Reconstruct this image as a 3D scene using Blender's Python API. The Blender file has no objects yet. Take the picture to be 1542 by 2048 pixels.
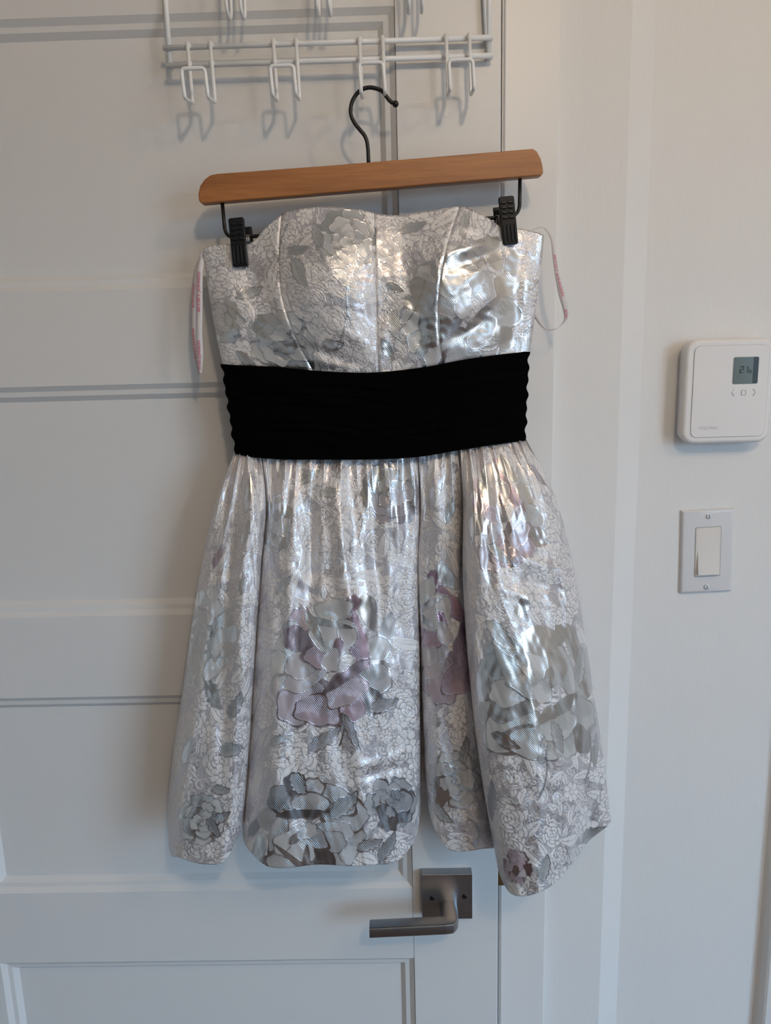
import bpy, bmesh, math, random
import numpy as np
from mathutils import Matrix, Vector

S = bpy.context.scene
C = S.collection
rng = np.random.default_rng(7)

# ------------------------------------------------------------------ camera
F_PX, VPX, VPY, DIST, HEIGHT = 1480.0, 970.0, 8700.0, 0.93, 1.68
_d = np.array([VPX - 771.0, VPY - 1024.0, F_PX]); _d /= np.linalg.norm(_d)
_up = -_d
_fw = np.array([0, 0, 1.0]); _fw = _fw - _fw.dot(_up) * _up; _fw /= np.linalg.norm(_fw)
_rt = np.cross(_fw, _up)
if _rt[0] < 0: _rt = -_rt
W = np.array([_rt, _fw, _up])                     # rows: world axes seen from the camera
CAM = np.array([0.0, -DIST, HEIGHT])
cd = bpy.data.cameras.new('camera'); cam = bpy.data.objects.new('camera', cd); C.objects.link(cam)
cd.sensor_fit = 'HORIZONTAL'; cd.sensor_width = 36.0; cd.lens = 36.0 * F_PX / 1542.0
cd.clip_start = 0.02
_r, _u, _b = W @ np.array([1, 0, 0]), W @ np.array([0, -1, 0]), W @ np.array([0, 0, -1])
cam.matrix_world = Matrix(((_r[0], _u[0], _b[0], CAM[0]), (_r[1], _u[1], _b[1], CAM[1]), (_r[2], _u[2], _b[2], CAM[2]), (0, 0, 0, 1)))
S.camera = cam

# ------------------------------------------------------------------ world, lights, exposure
w = bpy.data.worlds.new('sky'); S.world = w; w.use_nodes = True
_wt = w.node_tree; _bg = _wt.nodes['Background']
_tc = _wt.nodes.new('ShaderNodeTexCoord'); _sx = _wt.nodes.new('ShaderNodeSeparateXYZ'); _mr = _wt.nodes.new('ShaderNodeMapRange'); _mx = _wt.nodes.new('ShaderNodeMix'); _mx.data_type = 'RGBA'
_wt.links.new(_tc.outputs['Generated'], _sx.inputs[0]); _wt.links.new(_sx.outputs[2], _mr.inputs[0])
_mr.inputs[1].default_value = -0.06; _mr.inputs[2].default_value = 0.10
_mx.inputs[6].default_value = (0.16, 0.17, 0.18, 1)          # ground and houses below the horizon
_mx.inputs[7].default_value = (0.42, 0.70, 1.0, 1)           # clear daylight sky above it
_wt.links.new(_mr.outputs[0], _mx.inputs[0]); _wt.links.new(_mx.outputs[2], _bg.inputs[0])
_bg.inputs[1].default_value = SKY = 12.4
S.view_settings.view_transform = 'Standard'; S.view_settings.look = 'None'
S.view_settings.exposure = 0.0; S.view_settings.gamma = 1.0; S.view_settings.use_curve_mapping = False

def area(name, loc, aim, size, power, col, shape='RECTANGLE', size_y=None, spread=180):
    l = bpy.data.lights.new(name, 'AREA'); l.shape = shape; l.size = size
    if size_y: l.size_y = size_y
    l.energy = power; l.color = col; l.spread = math.radians(spread)
    o = bpy.data.objects.new(name, l); C.objects.link(o); o.location = loc
    o.rotation_euler = (Vector(aim) - Vector(loc)).to_track_quat('-Z', 'Y').to_euler()
    return o
ROOM_R, ROOM_L, ROOM_B, CEIL = 2.10, -1.90, -3.80, 2.75
WIN = (-3.45, -1.55, 0.50, 2.28)                    # window in the right wall: y0, y1, z0, z1
portal = area('window_portal', (ROOM_R + 0.04, (WIN[0] + WIN[1]) / 2, (WIN[2] + WIN[3]) / 2), (0, (WIN[0] + WIN[1]) / 2, (WIN[2] + WIN[3]) / 2),
     WIN[1] - WIN[0], 1, (1, 1, 1), size_y=WIN[3] - WIN[2])
portal.data.cycles.is_portal = True
WARM = (1.0, 0.77, 0.53)
for x, y, p in ((0.38, -1.62, 21.5), (1.20, -1.25, 10.8)):          # two globe lamps under the ceiling
    l = bpy.data.lights.new('ceiling_lamp_light', 'POINT'); l.energy = p; l.color = WARM; l.shadow_soft_size = 0.05
    o = bpy.data.objects.new('ceiling_lamp_light', l); C.objects.link(o); o.location = (x, y, 2.62)

# ------------------------------------------------------------------ helpers
def ray(px, py):
    return W @ np.array([px - 771.0, py - 1024.0, F_PX])
def at(px, py, y=0.0):
    """the point of the vertical plane Y=y that the camera direction (px,py) meets"""
    r = ray(px, py); return CAM + (y - CAM[1]) / r[1] * r
def at_many(px, py, y):
    px = np.asarray(px, float); py = np.asarray(py, float); y = np.asarray(y, float)
    r = np.stack([px - 771.0, py - 1024.0, np.full(px.shape, F_PX)], -1) @ W.T
    return CAM + ((y - CAM[1]) / r[..., 1])[..., None] * r

ROOTLOC = {}
def mesh_obj(name, verts, faces, mat, parent=None, smooth=False):
    v = np.asarray(verts, float).reshape(-1, 3)
    if parent is not None: v = v - np.array(ROOTLOC.get(parent.name, (0, 0, 0)))
    me = bpy.data.meshes.new(name)
    me.from_pydata(v.tolist(), [], [list(map(int, f)) for f in faces]); me.update()
    o = bpy.data.objects.new(name, me); C.objects.link(o)
    if mat: me.materials.append(mat)
    if smooth: me.polygons.foreach_set('use_smooth', np.ones(len(me.polygons), bool))
    if parent is not None:
        o.parent = parent
        ROOTLOC[o.name] = ROOTLOC.get(parent.name, (0, 0, 0))
    return o
def tag(o, label=None, cat=None, group=None, kind=None):
    if label: o['label'] = label
    if cat: o['category'] = cat
    if group: o['group'] = group
    if kind: o['kind'] = kind
    return o
def thing(name, loc, label=None, cat=None, kind=None, group=None):
    o = bpy.data.objects.new(name, None); C.objects.link(o); o.location = [float(a) for a in loc]
    o.empty_display_size = 0.05
    ROOTLOC[o.name] = tuple(float(a) for a in loc)
    return tag(o, label, cat, group, kind)

class MB:
    def __init__(s): s.v = []; s.f = []
    def add(s, v, f):
        n = len(s.v); s.v += [tuple(map(float, p)) for p in v]; s.f += [[i + n for i in q] for q in f]; return s
    def box(s, lo, hi):
        x0, y0, z0 = lo; x1, y1, z1 = hi
        return s.add([(x0, y0, z0), (x1, y0, z0), (x1, y1, z0), (x0, y1, z0), (x0, y0, z1), (x1, y0, z1), (x1, y1, z1), (x0, y1, z1)],
                     [(0, 3, 2, 1), (4, 5, 6, 7), (0, 1, 5, 4), (1, 2, 6, 5), (2, 3, 7, 6), (3, 0, 4, 7)])
    def tube(s, pts, r, seg=10, cap=True):
        v, f = tube_geo(pts, r, seg, cap); return s.add(v, f)
    def ball(s, c, r, nu=10, nv=7):
        v = []; f = []
        for j in range(nv + 1):
            a = math.pi * j / nv
            for i in range(nu):
                b = 2 * math.pi * i / nu
                v.append((c[0] + r * math.sin(a) * math.cos(b), c[1] + r * math.sin(a) * math.sin(b), c[2] + r * math.cos(a)))
        for j in range(nv):
            for i in range(nu):
                f.append((j * nu + i, (j + 1) * nu + i, (j + 1) * nu + (i + 1) % nu, j * nu + (i + 1) % nu))
        return s.add(v, f)
    def build(s, name, mat, parent=None, smooth=False, bevel=0, seg=2, xf=None):
        v = np.array(s.v)
        if xf is not None: v = xf(v)
        o = mesh_obj(name, v, s.f, mat, parent, smooth)
        if bevel: do_bevel(o, bevel, seg)
        return o
def do_bevel(o, width, seg=2, angle=30):
    m = o.modifiers.new('bevel', 'BEVEL'); m.width = width; m.segments = seg; m.limit_method = 'ANGLE'; m.angle_limit = math.radians(angle)
    m.harden_normals = False
    o.data.polygons.foreach_set('use_smooth', np.ones(len(o.data.polygons), bool))
    n = o.modifiers.new('wn', 'WEIGHTED_NORMAL'); n.keep_sharp = True
def tube_geo(pts, r, seg=10, cap=True):
    P = np.array(pts, float); n = len(P)
    R = np.full(n, r) if np.isscalar(r) else np.array(r, float)
    T = np.gradient(P, axis=0); T /= np.linalg.norm(T, axis=1)[:, None]
    a = np.array([0, 0, 1.0]) if abs(T[0][2]) < 0.9 else np.array([1.0, 0, 0])
    N = np.cross(T[0], a); N /= np.linalg.norm(N)
    v = []; f = []
    for i in range(n):
        N = N - N.dot(T[i]) * T[i]; N /= np.linalg.norm(N); B = np.cross(T[i], N)
        for k in range(seg):
            t = 2 * math.pi * k / seg
            v.append(P[i] + R[i] * (math.cos(t) * N + math.sin(t) * B))
    for i in range(n - 1):
        for k in range(seg):
            k2 = (k + 1) % seg
            f.append((i * seg + k, i * seg + k2, (i + 1) * seg + k2, (i + 1) * seg + k))
    if cap:
        f.append(tuple(range(seg))[::-1]); f.append(tuple((n - 1) * seg + k for k in range(seg)))
    return v, f
def fillet(pts, r, n=5):
    """round the corners of a polyline"""
    P = [np.array(p, float) for p in pts]; out = [P[0]]
    for i in range(1, len(P) - 1):
        a, b, c = P[i - 1], P[i], P[i + 1]
        u = a - b; lu = np.linalg.norm(u); u /= lu
        w_ = c - b; lw = np.linalg.norm(w_); w_ /= lw
        q = min(r, lu * .45, lw * .45)
        p0, p1 = b + u * q, b + w_ * q
        for k in range(n + 1):
            t = k / n; out.append((1 - t) ** 2 * p0 + 2 * t * (1 - t) * b + t * t * p1)
    out.append(P[-1]); return np.array(out)
def spline(pts, n):
    """smooth curve through points (chord-length Hermite)"""
    P = np.array(pts, float); s = np.r_[0, np.cumsum(np.linalg.norm(np.diff(P, axis=0), axis=1) ** .5)]
    return hermite(s, P, np.linspace(0, s[-1], n))
def hermite(s, P, q, periodic=False, period=None):
    """interpolate rows of P given at s, at positions q"""
    s = np.asarray(s, float); P = np.asarray(P, float)
    if periodic:
        s = np.r_[s[-2] - period, s[-1] - period, s, s[0] + period, s[1] + period]
        P = np.concatenate([P[-2:], P, P[:2]], 0)
    n = len(s); M = np.zeros_like(P)
    h = np.diff(s); d = np.diff(P, axis=0) / h.reshape((-1,) + (1,) * (P.ndim - 1))
    hh = h.reshape((-1,) + (1,) * (P.ndim - 1))
    M[1:-1] = (hh[1:] * d[:-1] + hh[:-1] * d[1:]) / (hh[1:] + hh[:-1]); M[0] = d[0]; M[-1] = d[-1]
    i = np.clip(np.searchsorted(s, q, side='right') - 1, 0, n - 2)
    sh = (-1,) + (1,) * (P.ndim - 1)
    t = ((q - s[i]) / h[i]).reshape(sh); hi = h[i].reshape(sh)
    return (2 * t**3 - 3 * t**2 + 1) * P[i] + (t**3 - 2 * t**2 + t) * hi * M[i] + (-2 * t**3 + 3 * t**2) * P[i + 1] + (t**3 - t**2) * hi * M[i + 1]
def prism(outline, d0, d1, axis='y'):
    """outline of (x,z) points in counter-clockwise order seen from -Y, from y=d0 (front) to y=d1"""
    n = len(outline)
    v = [(x, d0, z) for x, z in outline] + [(x, d1, z) for x, z in outline]
    f = [tuple(range(n)), tuple(range(2 * n - 1, n - 1, -1))]
    for i in range(n):
        j = (i + 1) % n; f.append((i, i + n, j + n, j))
    return v, f
def rrect(x0, x1, z0, z1, r, n=6):
    out = []
    for cx, cz, a0 in ((x1 - r, z0 + r, -90), (x1 - r, z1 - r, 0), (x0 + r, z1 - r, 90), (x0 + r, z0 + r, 180)):
        for k in range(n + 1):
            a = math.radians(a0 + 90 * k / n); out.append((cx + r * math.cos(a), cz + r * math.sin(a)))
    return out

# ------------------------------------------------------------------ materials
class NT:
    """tiny node builder"""
    def __init__(s, name):
        s.m = bpy.data.materials.new(name); s.m.use_nodes = True; s.t = s.m.node_tree; s.b = s.t.nodes['Principled BSDF']
    def n(s, typ, ins=None, **kw):
        x = s.t.nodes.new(typ)
        for k, v in kw.items(): setattr(x, k, v)
        for k, v in (ins or {}).items(): s.set(x.inputs[k], v)
        return x
    def set(s, sock, v):
        if isinstance(v, bpy.types.NodeSocket): s.t.links.new(v, sock)
        elif isinstance(v, bpy.types.Node): s.t.links.new(v.outputs[0], sock)
        else: sock.default_value = v
    def math(s, op, a, b=0.0, c=0.0, clamp=False):
        x = s.n('ShaderNodeMath', operation=op, use_clamp=clamp)
        s.set(x.inputs[0], a); s.set(x.inputs[1], b); s.set(x.inputs[2], c); return x.outputs[0]
    def step(s, v, lo, hi):
        return s.n('ShaderNodeMapRange', {0: v, 1: lo, 2: hi, 3: 0.0, 4: 1.0}, interpolation_type='SMOOTHSTEP').outputs[0]
    def mix(s, f, a, b):
        x = s.n('ShaderNodeMix', data_type='RGBA'); s.set(x.inputs[0], f); s.set(x.inputs[6], a); s.set(x.inputs[7], b); return x.outputs[2]
    def lerp(s, f, a, b):
        x = s.n('ShaderNodeMix', data_type='FLOAT'); s.set(x.inputs[0], f); s.set(x.inputs[2], a); s.set(x.inputs[3], b); return x.outputs[0]
    def bsdf(s, **kw):
        for k, v in kw.items(): s.set(s.b.inputs[k.replace('_', ' ')], v)
        return s.m
def rgb(r, g, b): return (r, g, b, 1.0)
def paint(name, col, rough, bump=0.0, scale=(400, 400, 40), spec=0.5, dirt=0.0):
    t = NT(name); tc = t.n('ShaderNodeTexCoord')
    base = rgb(*col)
    if bump:
        mp = t.n('ShaderNodeMapping', {0: tc.outputs['Object'], 3: scale})
        nz = t.n('ShaderNodeTexNoise', {'Vector': mp.outputs[0], 'Scale': 1.0, 'Detail': 2.0})
        bp = t.n('ShaderNodeBump', {'Height': nz.outputs[0], 'Strength': bump, 'Distance': 0.0008})
        t.set(t.b.inputs['Normal'], bp.outputs[0])
    if dirt:
        n2 = t.n('ShaderNodeTexNoise', {'Vector': tc.outputs['Object'], 'Scale': 3.0, 'Detail': 4.0})
        base = t.mix(t.math('MULTIPLY', n2.outputs[0], dirt), base, rgb(col[0] * .8, col[1] * .8, col[2] * .8))
    return t.bsdf(Base_Color=base, Roughness=rough, Specular_IOR_Level=spec)
def plain(name, col, rough, metal=0.0, **kw):
    t = NT(name); return t.bsdf(Base_Color=rgb(*col), Roughness=rough, Metallic=metal, **kw)

M_DOOR = paint('door_paint', (0.67, 0.665, 0.66), 0.42, 0.12, (30, 30, 300), dirt=.15)
M_WALL = paint('wall_paint', (0.72, 0.715, 0.71), 0.6, 0.2, (700, 700, 60), dirt=.1)
M_TRIM = paint('trim_paint', (0.72, 0.715, 0.71), 0.38, 0.08, (300, 300, 30), dirt=.1)
M_CEIL = plain('ceiling_paint', (0.75, 0.74, 0.72), 0.9)
M_BACKWALL = plain('far_wall_paint', (0.42, 0.375, 0.325), 0.8)
M_RACK = plain('white_powder_coat', (0.78, 0.79, 0.80), 0.35, Coat_Weight=.2)
M_BLACKWIRE = plain('black_wire', (0.008, 0.008, 0.009), 0.35, Specular_IOR_Level=.35)
M_BLACKPLAST = plain('black_plastic', (0.004, 0.005, 0.007), 0.36, Specular_IOR_Level=.3)
M_STEEL = plain('steel', (0.6, 0.6, 0.6), 0.3, 1.0)
M_PLAST = plain('white_plastic', (0.72, 0.70, 0.69), 0.38)
M_PLATE = plain('plate_plastic', (0.62, 0.62, 0.635), 0.33)
M_ROCKER = plain('rocker_plastic', (0.66, 0.625, 0.59), 0.36)
M_SCREW = plain('painted_screw', (0.6, 0.6, 0.6), 0.35, .3)
M_GROOVE = plain('groove_shadow_gap', (0.36, 0.35, 0.34), 0.6)
M_LCD = plain('lcd_glass', (0.085, 0.10, 0.075), 0.18)
M_LCDINK = plain('lcd_ink', (0.010, 0.014, 0.010), 0.4)
M_EMBOSS = plain('embossed_plastic', (0.60, 0.585, 0.575), 0.35)
M_RED = plain('red_print', (0.62, 0.06, 0.14), 0.6)
M_BRASS = plain('latch_brass', (0.32, 0.24, 0.12), 0.35, 1.0)
M_DARK = plain('backing_shade', (0.03, 0.03, 0.03), 0.9)

def nickel():
    t = NT('brushed_nickel'); tc = t.n('ShaderNodeTexCoord')
    mp = t.n('ShaderNodeMapping', {0: tc.outputs['Object'], 3: (60, 900, 2500)})
    nz = t.n('ShaderNodeTexNoise', {'Vector': mp.outputs[0], 'Scale': 1.0, 'Detail': 2.0})
    bp = t.n('ShaderNodeBump', {'Height': nz.outputs[0], 'Strength': .08, 'Distance': .0003})
    return t.bsdf(Base_Color=rgb(.34, .335, .345), Metallic=1.0, Roughness=.34, Normal=bp.outputs[0])
M_NICKEL = nickel()
def wood():
    t = NT('hanger_wood'); tc = t.n('ShaderNodeTexCoord')
    mp = t.n('ShaderNodeMapping', {0: tc.outputs['Object'], 2: (0, math.radians(-4), 0), 3: (6, 40, 90)})
    nz = t.n('ShaderNodeTexNoise', {'Vector': mp.outputs[0], 'Scale': 1.0, 'Detail': 6.0, 'Roughness': .6, 'Distortion': .8})
    fine = t.n('ShaderNodeMapping', {0: tc.outputs['Object'], 2: (0, math.radians(-4), 0), 3: (40, 300, 1500)})
    n2 = t.n('ShaderNodeTexNoise', {'Vector': fine.outputs[0], 'Scale': 1.0, 'Detail': 3.0})
    wv = t.math('MULTIPLY_ADD', n2.outputs[0], .45, t.math('MULTIPLY', nz.outputs[0], .75))
    col = t.n('ShaderNodeValToRGB', {0: wv})
    e = col.color_ramp.elements; e[0].position = .38; e[0].color = rgb(.225, .078, .020); e[1].position = .78; e[1].color = rgb(.40, .160, .046)
    bp = t.n('ShaderNodeBump', {'Height': n2.outputs[0], 'Strength': .1, 'Distance': .0003})
    return t.bsdf(Base_Color=col.outputs[0], Roughness=.42, Normal=bp.outputs[0], Coat_Weight=.15, Coat_Roughness=.3)
M_WOOD = wood()
def floor_wood():
    t = NT('floor_wood'); tc = t.n('ShaderNodeTexCoord')
    mp = t.n('ShaderNodeMapping', {0: tc.outputs['Object'], 3: (1.2, 9, 1)})
    nz = t.n('ShaderNodeTexNoise', {'Vector': mp.outputs[0], 'Scale': 3.0, 'Detail': 5.0})
    col = t.n('ShaderNodeValToRGB', {0: nz.outputs[0]})
    e = col.color_ramp.elements; e[0].position = .3; e[0].color = rgb(.07, .038, .026); e[1].position = .75; e[1].color = rgb(.16, .09, .06)
    return t.bsdf(Base_Color=col.outputs[0], Roughness=.4)
M_FLOOR = floor_wood()
def ribbon_mat():
    t = NT('satin_ribbon')
    return t.bsdf(Base_Color=rgb(.58, .55, .555), Roughness=.5, Sheen_Weight=.1, Transmission_Weight=0.0)
M_RIBBON = ribbon_mat()
def velvet():
    t = NT('black_velvet'); uv = t.n('ShaderNodeUVMap')
    mp = t.n('ShaderNodeMapping', {0: uv.outputs[0], 3: (900, 900, 1)})
    nz = t.n('ShaderNodeTexNoise', {'Vector': mp.outputs[0], 'Scale': 1.0, 'Detail': 2.0})
    bp = t.n('ShaderNodeBump', {'Height': nz.outputs[0], 'Strength': .4, 'Distance': .0006})
    return t.bsdf(Base_Color=rgb(.0013, .0012, .0013), Roughness=.95, Specular_IOR_Level=.03, Sheen_Weight=.016, Sheen_Roughness=.3, Normal=bp.outputs[0])
M_VELVET = velvet()
def brocade(lining=False):
    t = NT('silver_brocade')
    uv = t.n('ShaderNodeUVMap').outputs[0]
    # warp the cloth coordinates a little so that woven motifs do not look mechanical
    wn = t.n('ShaderNodeTexNoise', {'Vector': uv, 'Scale': 38.0, 'Detail': 2.0})
    wv = t.n('ShaderNodeVectorMath', {0: wn.outputs['Color'], 1: (.5, .5, .5)}, operation='SUBTRACT')
    ws = t.n('ShaderNodeVectorMath', {0: wv.outputs[0]}, operation='SCALE'); ws.inputs['Scale'].default_value = .016
    wuv = t.n('ShaderNodeVectorMath', {0: uv, 1: ws.outputs[0]}, operation='ADD').outputs[0]
    # scrolls and leaf veins: contour bands of a warped noise
    n2 = t.n('ShaderNodeTexNoise', {'Vector': wuv, 'Scale': 95.0, 'Detail': 0.0, 'Distortion': 2.2})
    b2 = t.math('ABSOLUTE', t.math('SUBTRACT', t.math('FRACT', t.math('MULTIPLY', n2.outputs[0], 4.0)), .5))
    curl = t.step(b2, .26, .36)
    # the large flowers, from the cloth's own woven attributes
    def att(n): return t.n('ShaderNodeAttribute', attribute_name=n).outputs['Fac']
    met0, tone0, pink, rim, sat0, shade, motif_a = att('lame'), att('tone'), att('pink'), att('rim'), att('satin'), att('shade'), att('motif')
    # thread hatch of the metallic areas
    suv = t.n('ShaderNodeSeparateXYZ', {0: uv})
    dg = t.math('MULTIPLY_ADD', suv.outputs[0], 2500.0, t.math('MULTIPLY', suv.outputs[1], 2100.0))
    hatch = t.math('MULTIPLY_ADD', t.math('SINE', dg), .5, .5)
    # threads of lame creep into the satin petals from their base
    thr = t.math('MULTIPLY', t.step(t.math('ADD', hatch, t.math('MULTIPLY_ADD', shade, 1.4, -1.0)), -.1, .3), sat0)
    met = t.math('MAXIMUM', t.step(met0, .3, .7), t.math('MULTIPLY', thr, t.step(shade, .02, .15)))
    sat = t.math('SUBTRACT', sat0, met, clamp=True)
    tone = t.math('MULTIPLY', tone0, t.math('MULTIPLY_ADD', hatch, .75, .35), clamp=True)
    free = t.math('SUBTRACT', 1.0, t.math('MAXIMUM', met0, sat0), clamp=True)
    msk = t.math('MULTIPLY', t.step(motif_a, .26, .66), t.math('MULTIPLY_ADD', curl, .25, .75))
    motif = t.math('MULTIPLY', t.math('MAXIMUM', msk, t.math('MULTIPLY', curl, .45)), free)
    rope = t.math('MULTIPLY_ADD', t.math('SINE', t.math('MULTIPLY_ADD', suv.outputs[0], 1500.0, t.math('MULTIPLY', suv.outputs[1], 900.0))), .5, .5)
    cr = t.n('ShaderNodeTexNoise', {'Vector': uv, 'Scale': 120.0, 'Detail': 3.0, 'Roughness': .6})
    # colours: satin ground, matt raised motif, lame threads
    ground = rgb(.625, .605, .64); raised = rgb(.76, .735, .715); 
    satin = t.mix(tone0, rgb(.62, .615, .61), rgb(.31, .32, .345)); satin = t.mix(t.math('MULTIPLY', pink, .9), satin, rgb(.36, .21, .295))
    c0 = t.mix(motif, ground, raised)
    c0 = t.mix(sat, c0, satin)
    silver = t.mix(tone, rgb(.86, .87, .88), rgb(.19, .205, .24))
    silver = t.mix(t.math('MULTIPLY', pink, .9), silver, rgb(.49, .29, .39))
    silver = t.mix(t.math('MULTIPLY', hatch, t.math('MULTIPLY_ADD', tone0, .2, .08)), silver, rgb(.20, .20, .21))
    c1 = t.mix(met, c0, silver)
    c1 = t.mix(t.math('MULTIPLY', rim, t.math('MULTIPLY_ADD', rope, .45, .12)), c1, t.mix(pink, rgb(.24, .24, .27), rgb(.30, .14, .21)))
    metallic = t.lerp(met, t.lerp(motif, .76, .10), .97)
    metallic = t.lerp(sat, metallic, .35)
    rough = t.lerp(met, t.lerp(motif, .31, .50), .24)
    rough = t.lerp(sat, rough, .34)
    h = t.math('MULTIPLY', motif, 1.0)
    h = t.math('MULTIPLY_ADD', rim, .5, h)
    h = t.math('MULTIPLY_ADD', t.math('MULTIPLY', hatch, met), .16, h)
    h = t.math('MULTIPLY_ADD', cr.outputs[0], .14, h)
    h = t.math('MULTIPLY_ADD', met, .4, h)
    bp = t.n('ShaderNodeBump', {'Height': h, 'Strength': .65, 'Distance': .00048})
    return t.bsdf(Base_Color=c1, Metallic=metallic, Roughness=rough, Normal=bp.outputs[0])
M_BROCADE = brocade()
M_LINING = plain('lining', (.30, .30, .32), .6)

# ------------------------------------------------------------------ door frame of reference (door stands a little ajar)
HINGE = np.array([-0.69, 0.0]); DA = math.radians(0.97); DW = 0.834
D_DIR = np.array([math.cos(DA), -math.sin(DA), 0]); D_N = np.array([-math.sin(DA), -math.cos(DA), 0]); D_O = np.array([HINGE[0], HINGE[1], 0])
def dw(xd, off, z): return D_O + xd * D_DIR + off * D_N + np.array([0, 0, z])       # door -> world
def dws(v):                                                                          # many (xd, -off, z): y axis into the door
    v = np.asarray(v, float); return D_O + v[:, :1] * D_DIR - v[:, 1:2] * D_N + v[:, 2:3] * np.array([0, 0, 1.0])
def datp(px, py, off=0.0):                                                           # camera direction -> (xd, z) on the plane off in front of the door
    r = ray(px, py); o = D_O + off * D_N
    t = (o - CAM).dot(D_N) / r.dot(D_N); p = CAM + t * r - D_O
    return p.dot(D_DIR), p[2]

# ------------------------------------------------------------------ room shell
def struct(name, mb, mat, parent=None, **kw):
    o = mb.build(name, mat, parent, **kw)
    if parent is None: o['kind'] = 'structure'
    return o
DOOR_TOP = 2.19
JX = HINGE[0] + DW * math.cos(DA) + 0.0035             # right jamb face
XB0 = at(1232, 1024, 0.012)[0]; XC0 = at(1272, 1024, 0.032)[0]
WALL_B = 0.012; WALL_C = 0.032
struct('floor', MB().box((ROOM_L, ROOM_B, -0.1), (ROOM_R + .2, 0.3, 0)), M_FLOOR)
struct('ceiling', MB().box((ROOM_L, ROOM_B, CEIL), (ROOM_R + .2, 0.3, CEIL + .1)), M_CEIL)
struct('wall_left', MB().box((ROOM_L - .1, ROOM_B, 0), (ROOM_L, 0.3, CEIL)), M_BACKWALL)
struct('wall_back', MB().box((ROOM_L - .1, ROOM_B - .1, 0), (ROOM_R + .1, ROOM_B, CEIL)), M_BACKWALL)
wr = MB()
wr.box((ROOM_R, ROOM_B, 0), (ROOM_R + .1, WIN[0], CEIL)).box((ROOM_R, WIN[1], 0), (ROOM_R + .1, .3, CEIL))
wr.box((ROOM_R, WIN[0], 0), (ROOM_R + .1, WIN[1], WIN[2])).box((ROOM_R, WIN[0], WIN[3]), (ROOM_R + .1, WIN[1], CEIL))
struct('wall_right', wr, M_WALL)
wn = thing('window_1', (ROOM_R, (WIN[0] + WIN[1]) / 2, WIN[2]), kind='structure')
fr = MB(); e = .05
fr.box((ROOM_R - .02, WIN[0] - e, WIN[2] - e), (ROOM_R, WIN[0], WIN[3] + e)).box((ROOM_R - .02, WIN[1], WIN[2] - e), (ROOM_R, WIN[1] + e, WIN[3] + e))
fr.box((ROOM_R - .02, WIN[0], WIN[3]), (ROOM_R, WIN[1], WIN[3] + e)).box((ROOM_R - .02, WIN[0], WIN[2] - e), (ROOM_R, WIN[1], WIN[2]))
fr.build('window_frame', M_TRIM, wn)
MB().box((ROOM_R, (WIN[0] + WIN[1]) / 2 - .02, WIN[2]), (ROOM_R + .03, (WIN[0] + WIN[1]) / 2 + .02, WIN[3])).build('mullion', M_TRIM, wn)
# door wall: left piece, lintel, right piece with its bevelled step down to the switch wall
struct('wall_front', MB().box((ROOM_L, 0, 0), (HINGE[0] - .012, .14, CEIL)), M_WALL)
struct('wall_front', MB().box((HINGE[0] - .012, 0, DOOR_TOP + .012), (JX + .018, .14, CEIL)), M_WALL)
prof = [(JX + .018, WALL_B), (XB0, WALL_B), (XC0, WALL_C), (ROOM_R, WALL_C), (ROOM_R, .14), (JX + .018, .14)]
m = MB(); n = len(prof)
m.add([(x, y, 0) for x, y in prof] + [(x, y, CEIL) for x, y in prof], [tuple(range(n))[::-1], tuple(range(n, 2 * n))] + [(i, (i + 1) % n, (i + 1) % n + n, i + n) for i in range(n)])
struct('wall_front', m, M_WALL, bevel=.0012, seg=2)
# jamb, stop, casings
jm = MB(); jm.box((JX, 0.0, 0), (JX + .018, .14, DOOR_TOP + .003)).box((HINGE[0] - .012, 0.0, 0), (HINGE[0] - .003, .14, DOOR_TOP + .003)).box((HINGE[0] - .012, 0, DOOR_TOP + .003), (JX + .018, .14, DOOR_TOP + .012))
struct('trim_1', jm, M_TRIM)
CX0 = JX + .0015; CX1 = at(1106, 1024, -.003)[0]
cw = CX1 - CX0
ca = MB().box((CX0, -.003, 0), (CX1, WALL_B, DOOR_TOP + .006 + cw)); struct('trim_2', ca, M_TRIM, bevel=.0025, seg=3)
ca = MB().box((HINGE[0] - .006 - cw, -.014, 0), (HINGE[0] - .006, 0.0, DOOR_TOP + .006 + cw)); struct('trim_3', ca, M_TRIM, bevel=.0025, seg=3)
ca = MB().box((HINGE[0] - .006, -.014, DOOR_TOP + .006), (CX0, 0.0, DOOR_TOP + .006 + cw)); struct('trim_4', ca, M_TRIM, bevel=.0025, seg=3)
# the next casing beyond the light switch, its edge rounded by thick paint
q = at(1531, 1800, WALL_C)[0]
pr = [(q - .014, WALL_C + .001), (q - .006, WALL_C - .001), (q - .002, WALL_C - .005), (q, WALL_C - .010), (q + .001, WALL_C - .016), (q + .004, WALL_C - .0185), (q + .010, WALL_C - .019), (q + .085, WALL_C - .019), (q + .085, WALL_C + .001)]
m = MB(); n = len(pr)
m.add([(x, y, 0) for x, y in pr] + [(x, y, CEIL - .2) for x, y in pr], [tuple(range(n))[::-1], tuple(range(n, 2 * n))] + [(i, (i + 1) % n, (i + 1) % n + n, i + n) for i in range(n)])
struct('trim_5', m, M_TRIM, smooth=False)
struct('baseboard_right', MB().box((q + .085, WALL_C - .014, 0), (ROOM_R, WALL_C, .12)), M_TRIM)
struct('wall_front', MB().box((HINGE[0] - .1, .6, 0), (JX + .1, .62, CEIL)).box((HINGE[0] - .12, .135, 0), (HINGE[0] - .1, .62, CEIL)).box((JX + .1, .135, 0), (JX + .12, .62, CEIL)), M_DARK)     # added unseen backing behind the door, near-black for shade, blocks sky light

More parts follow.
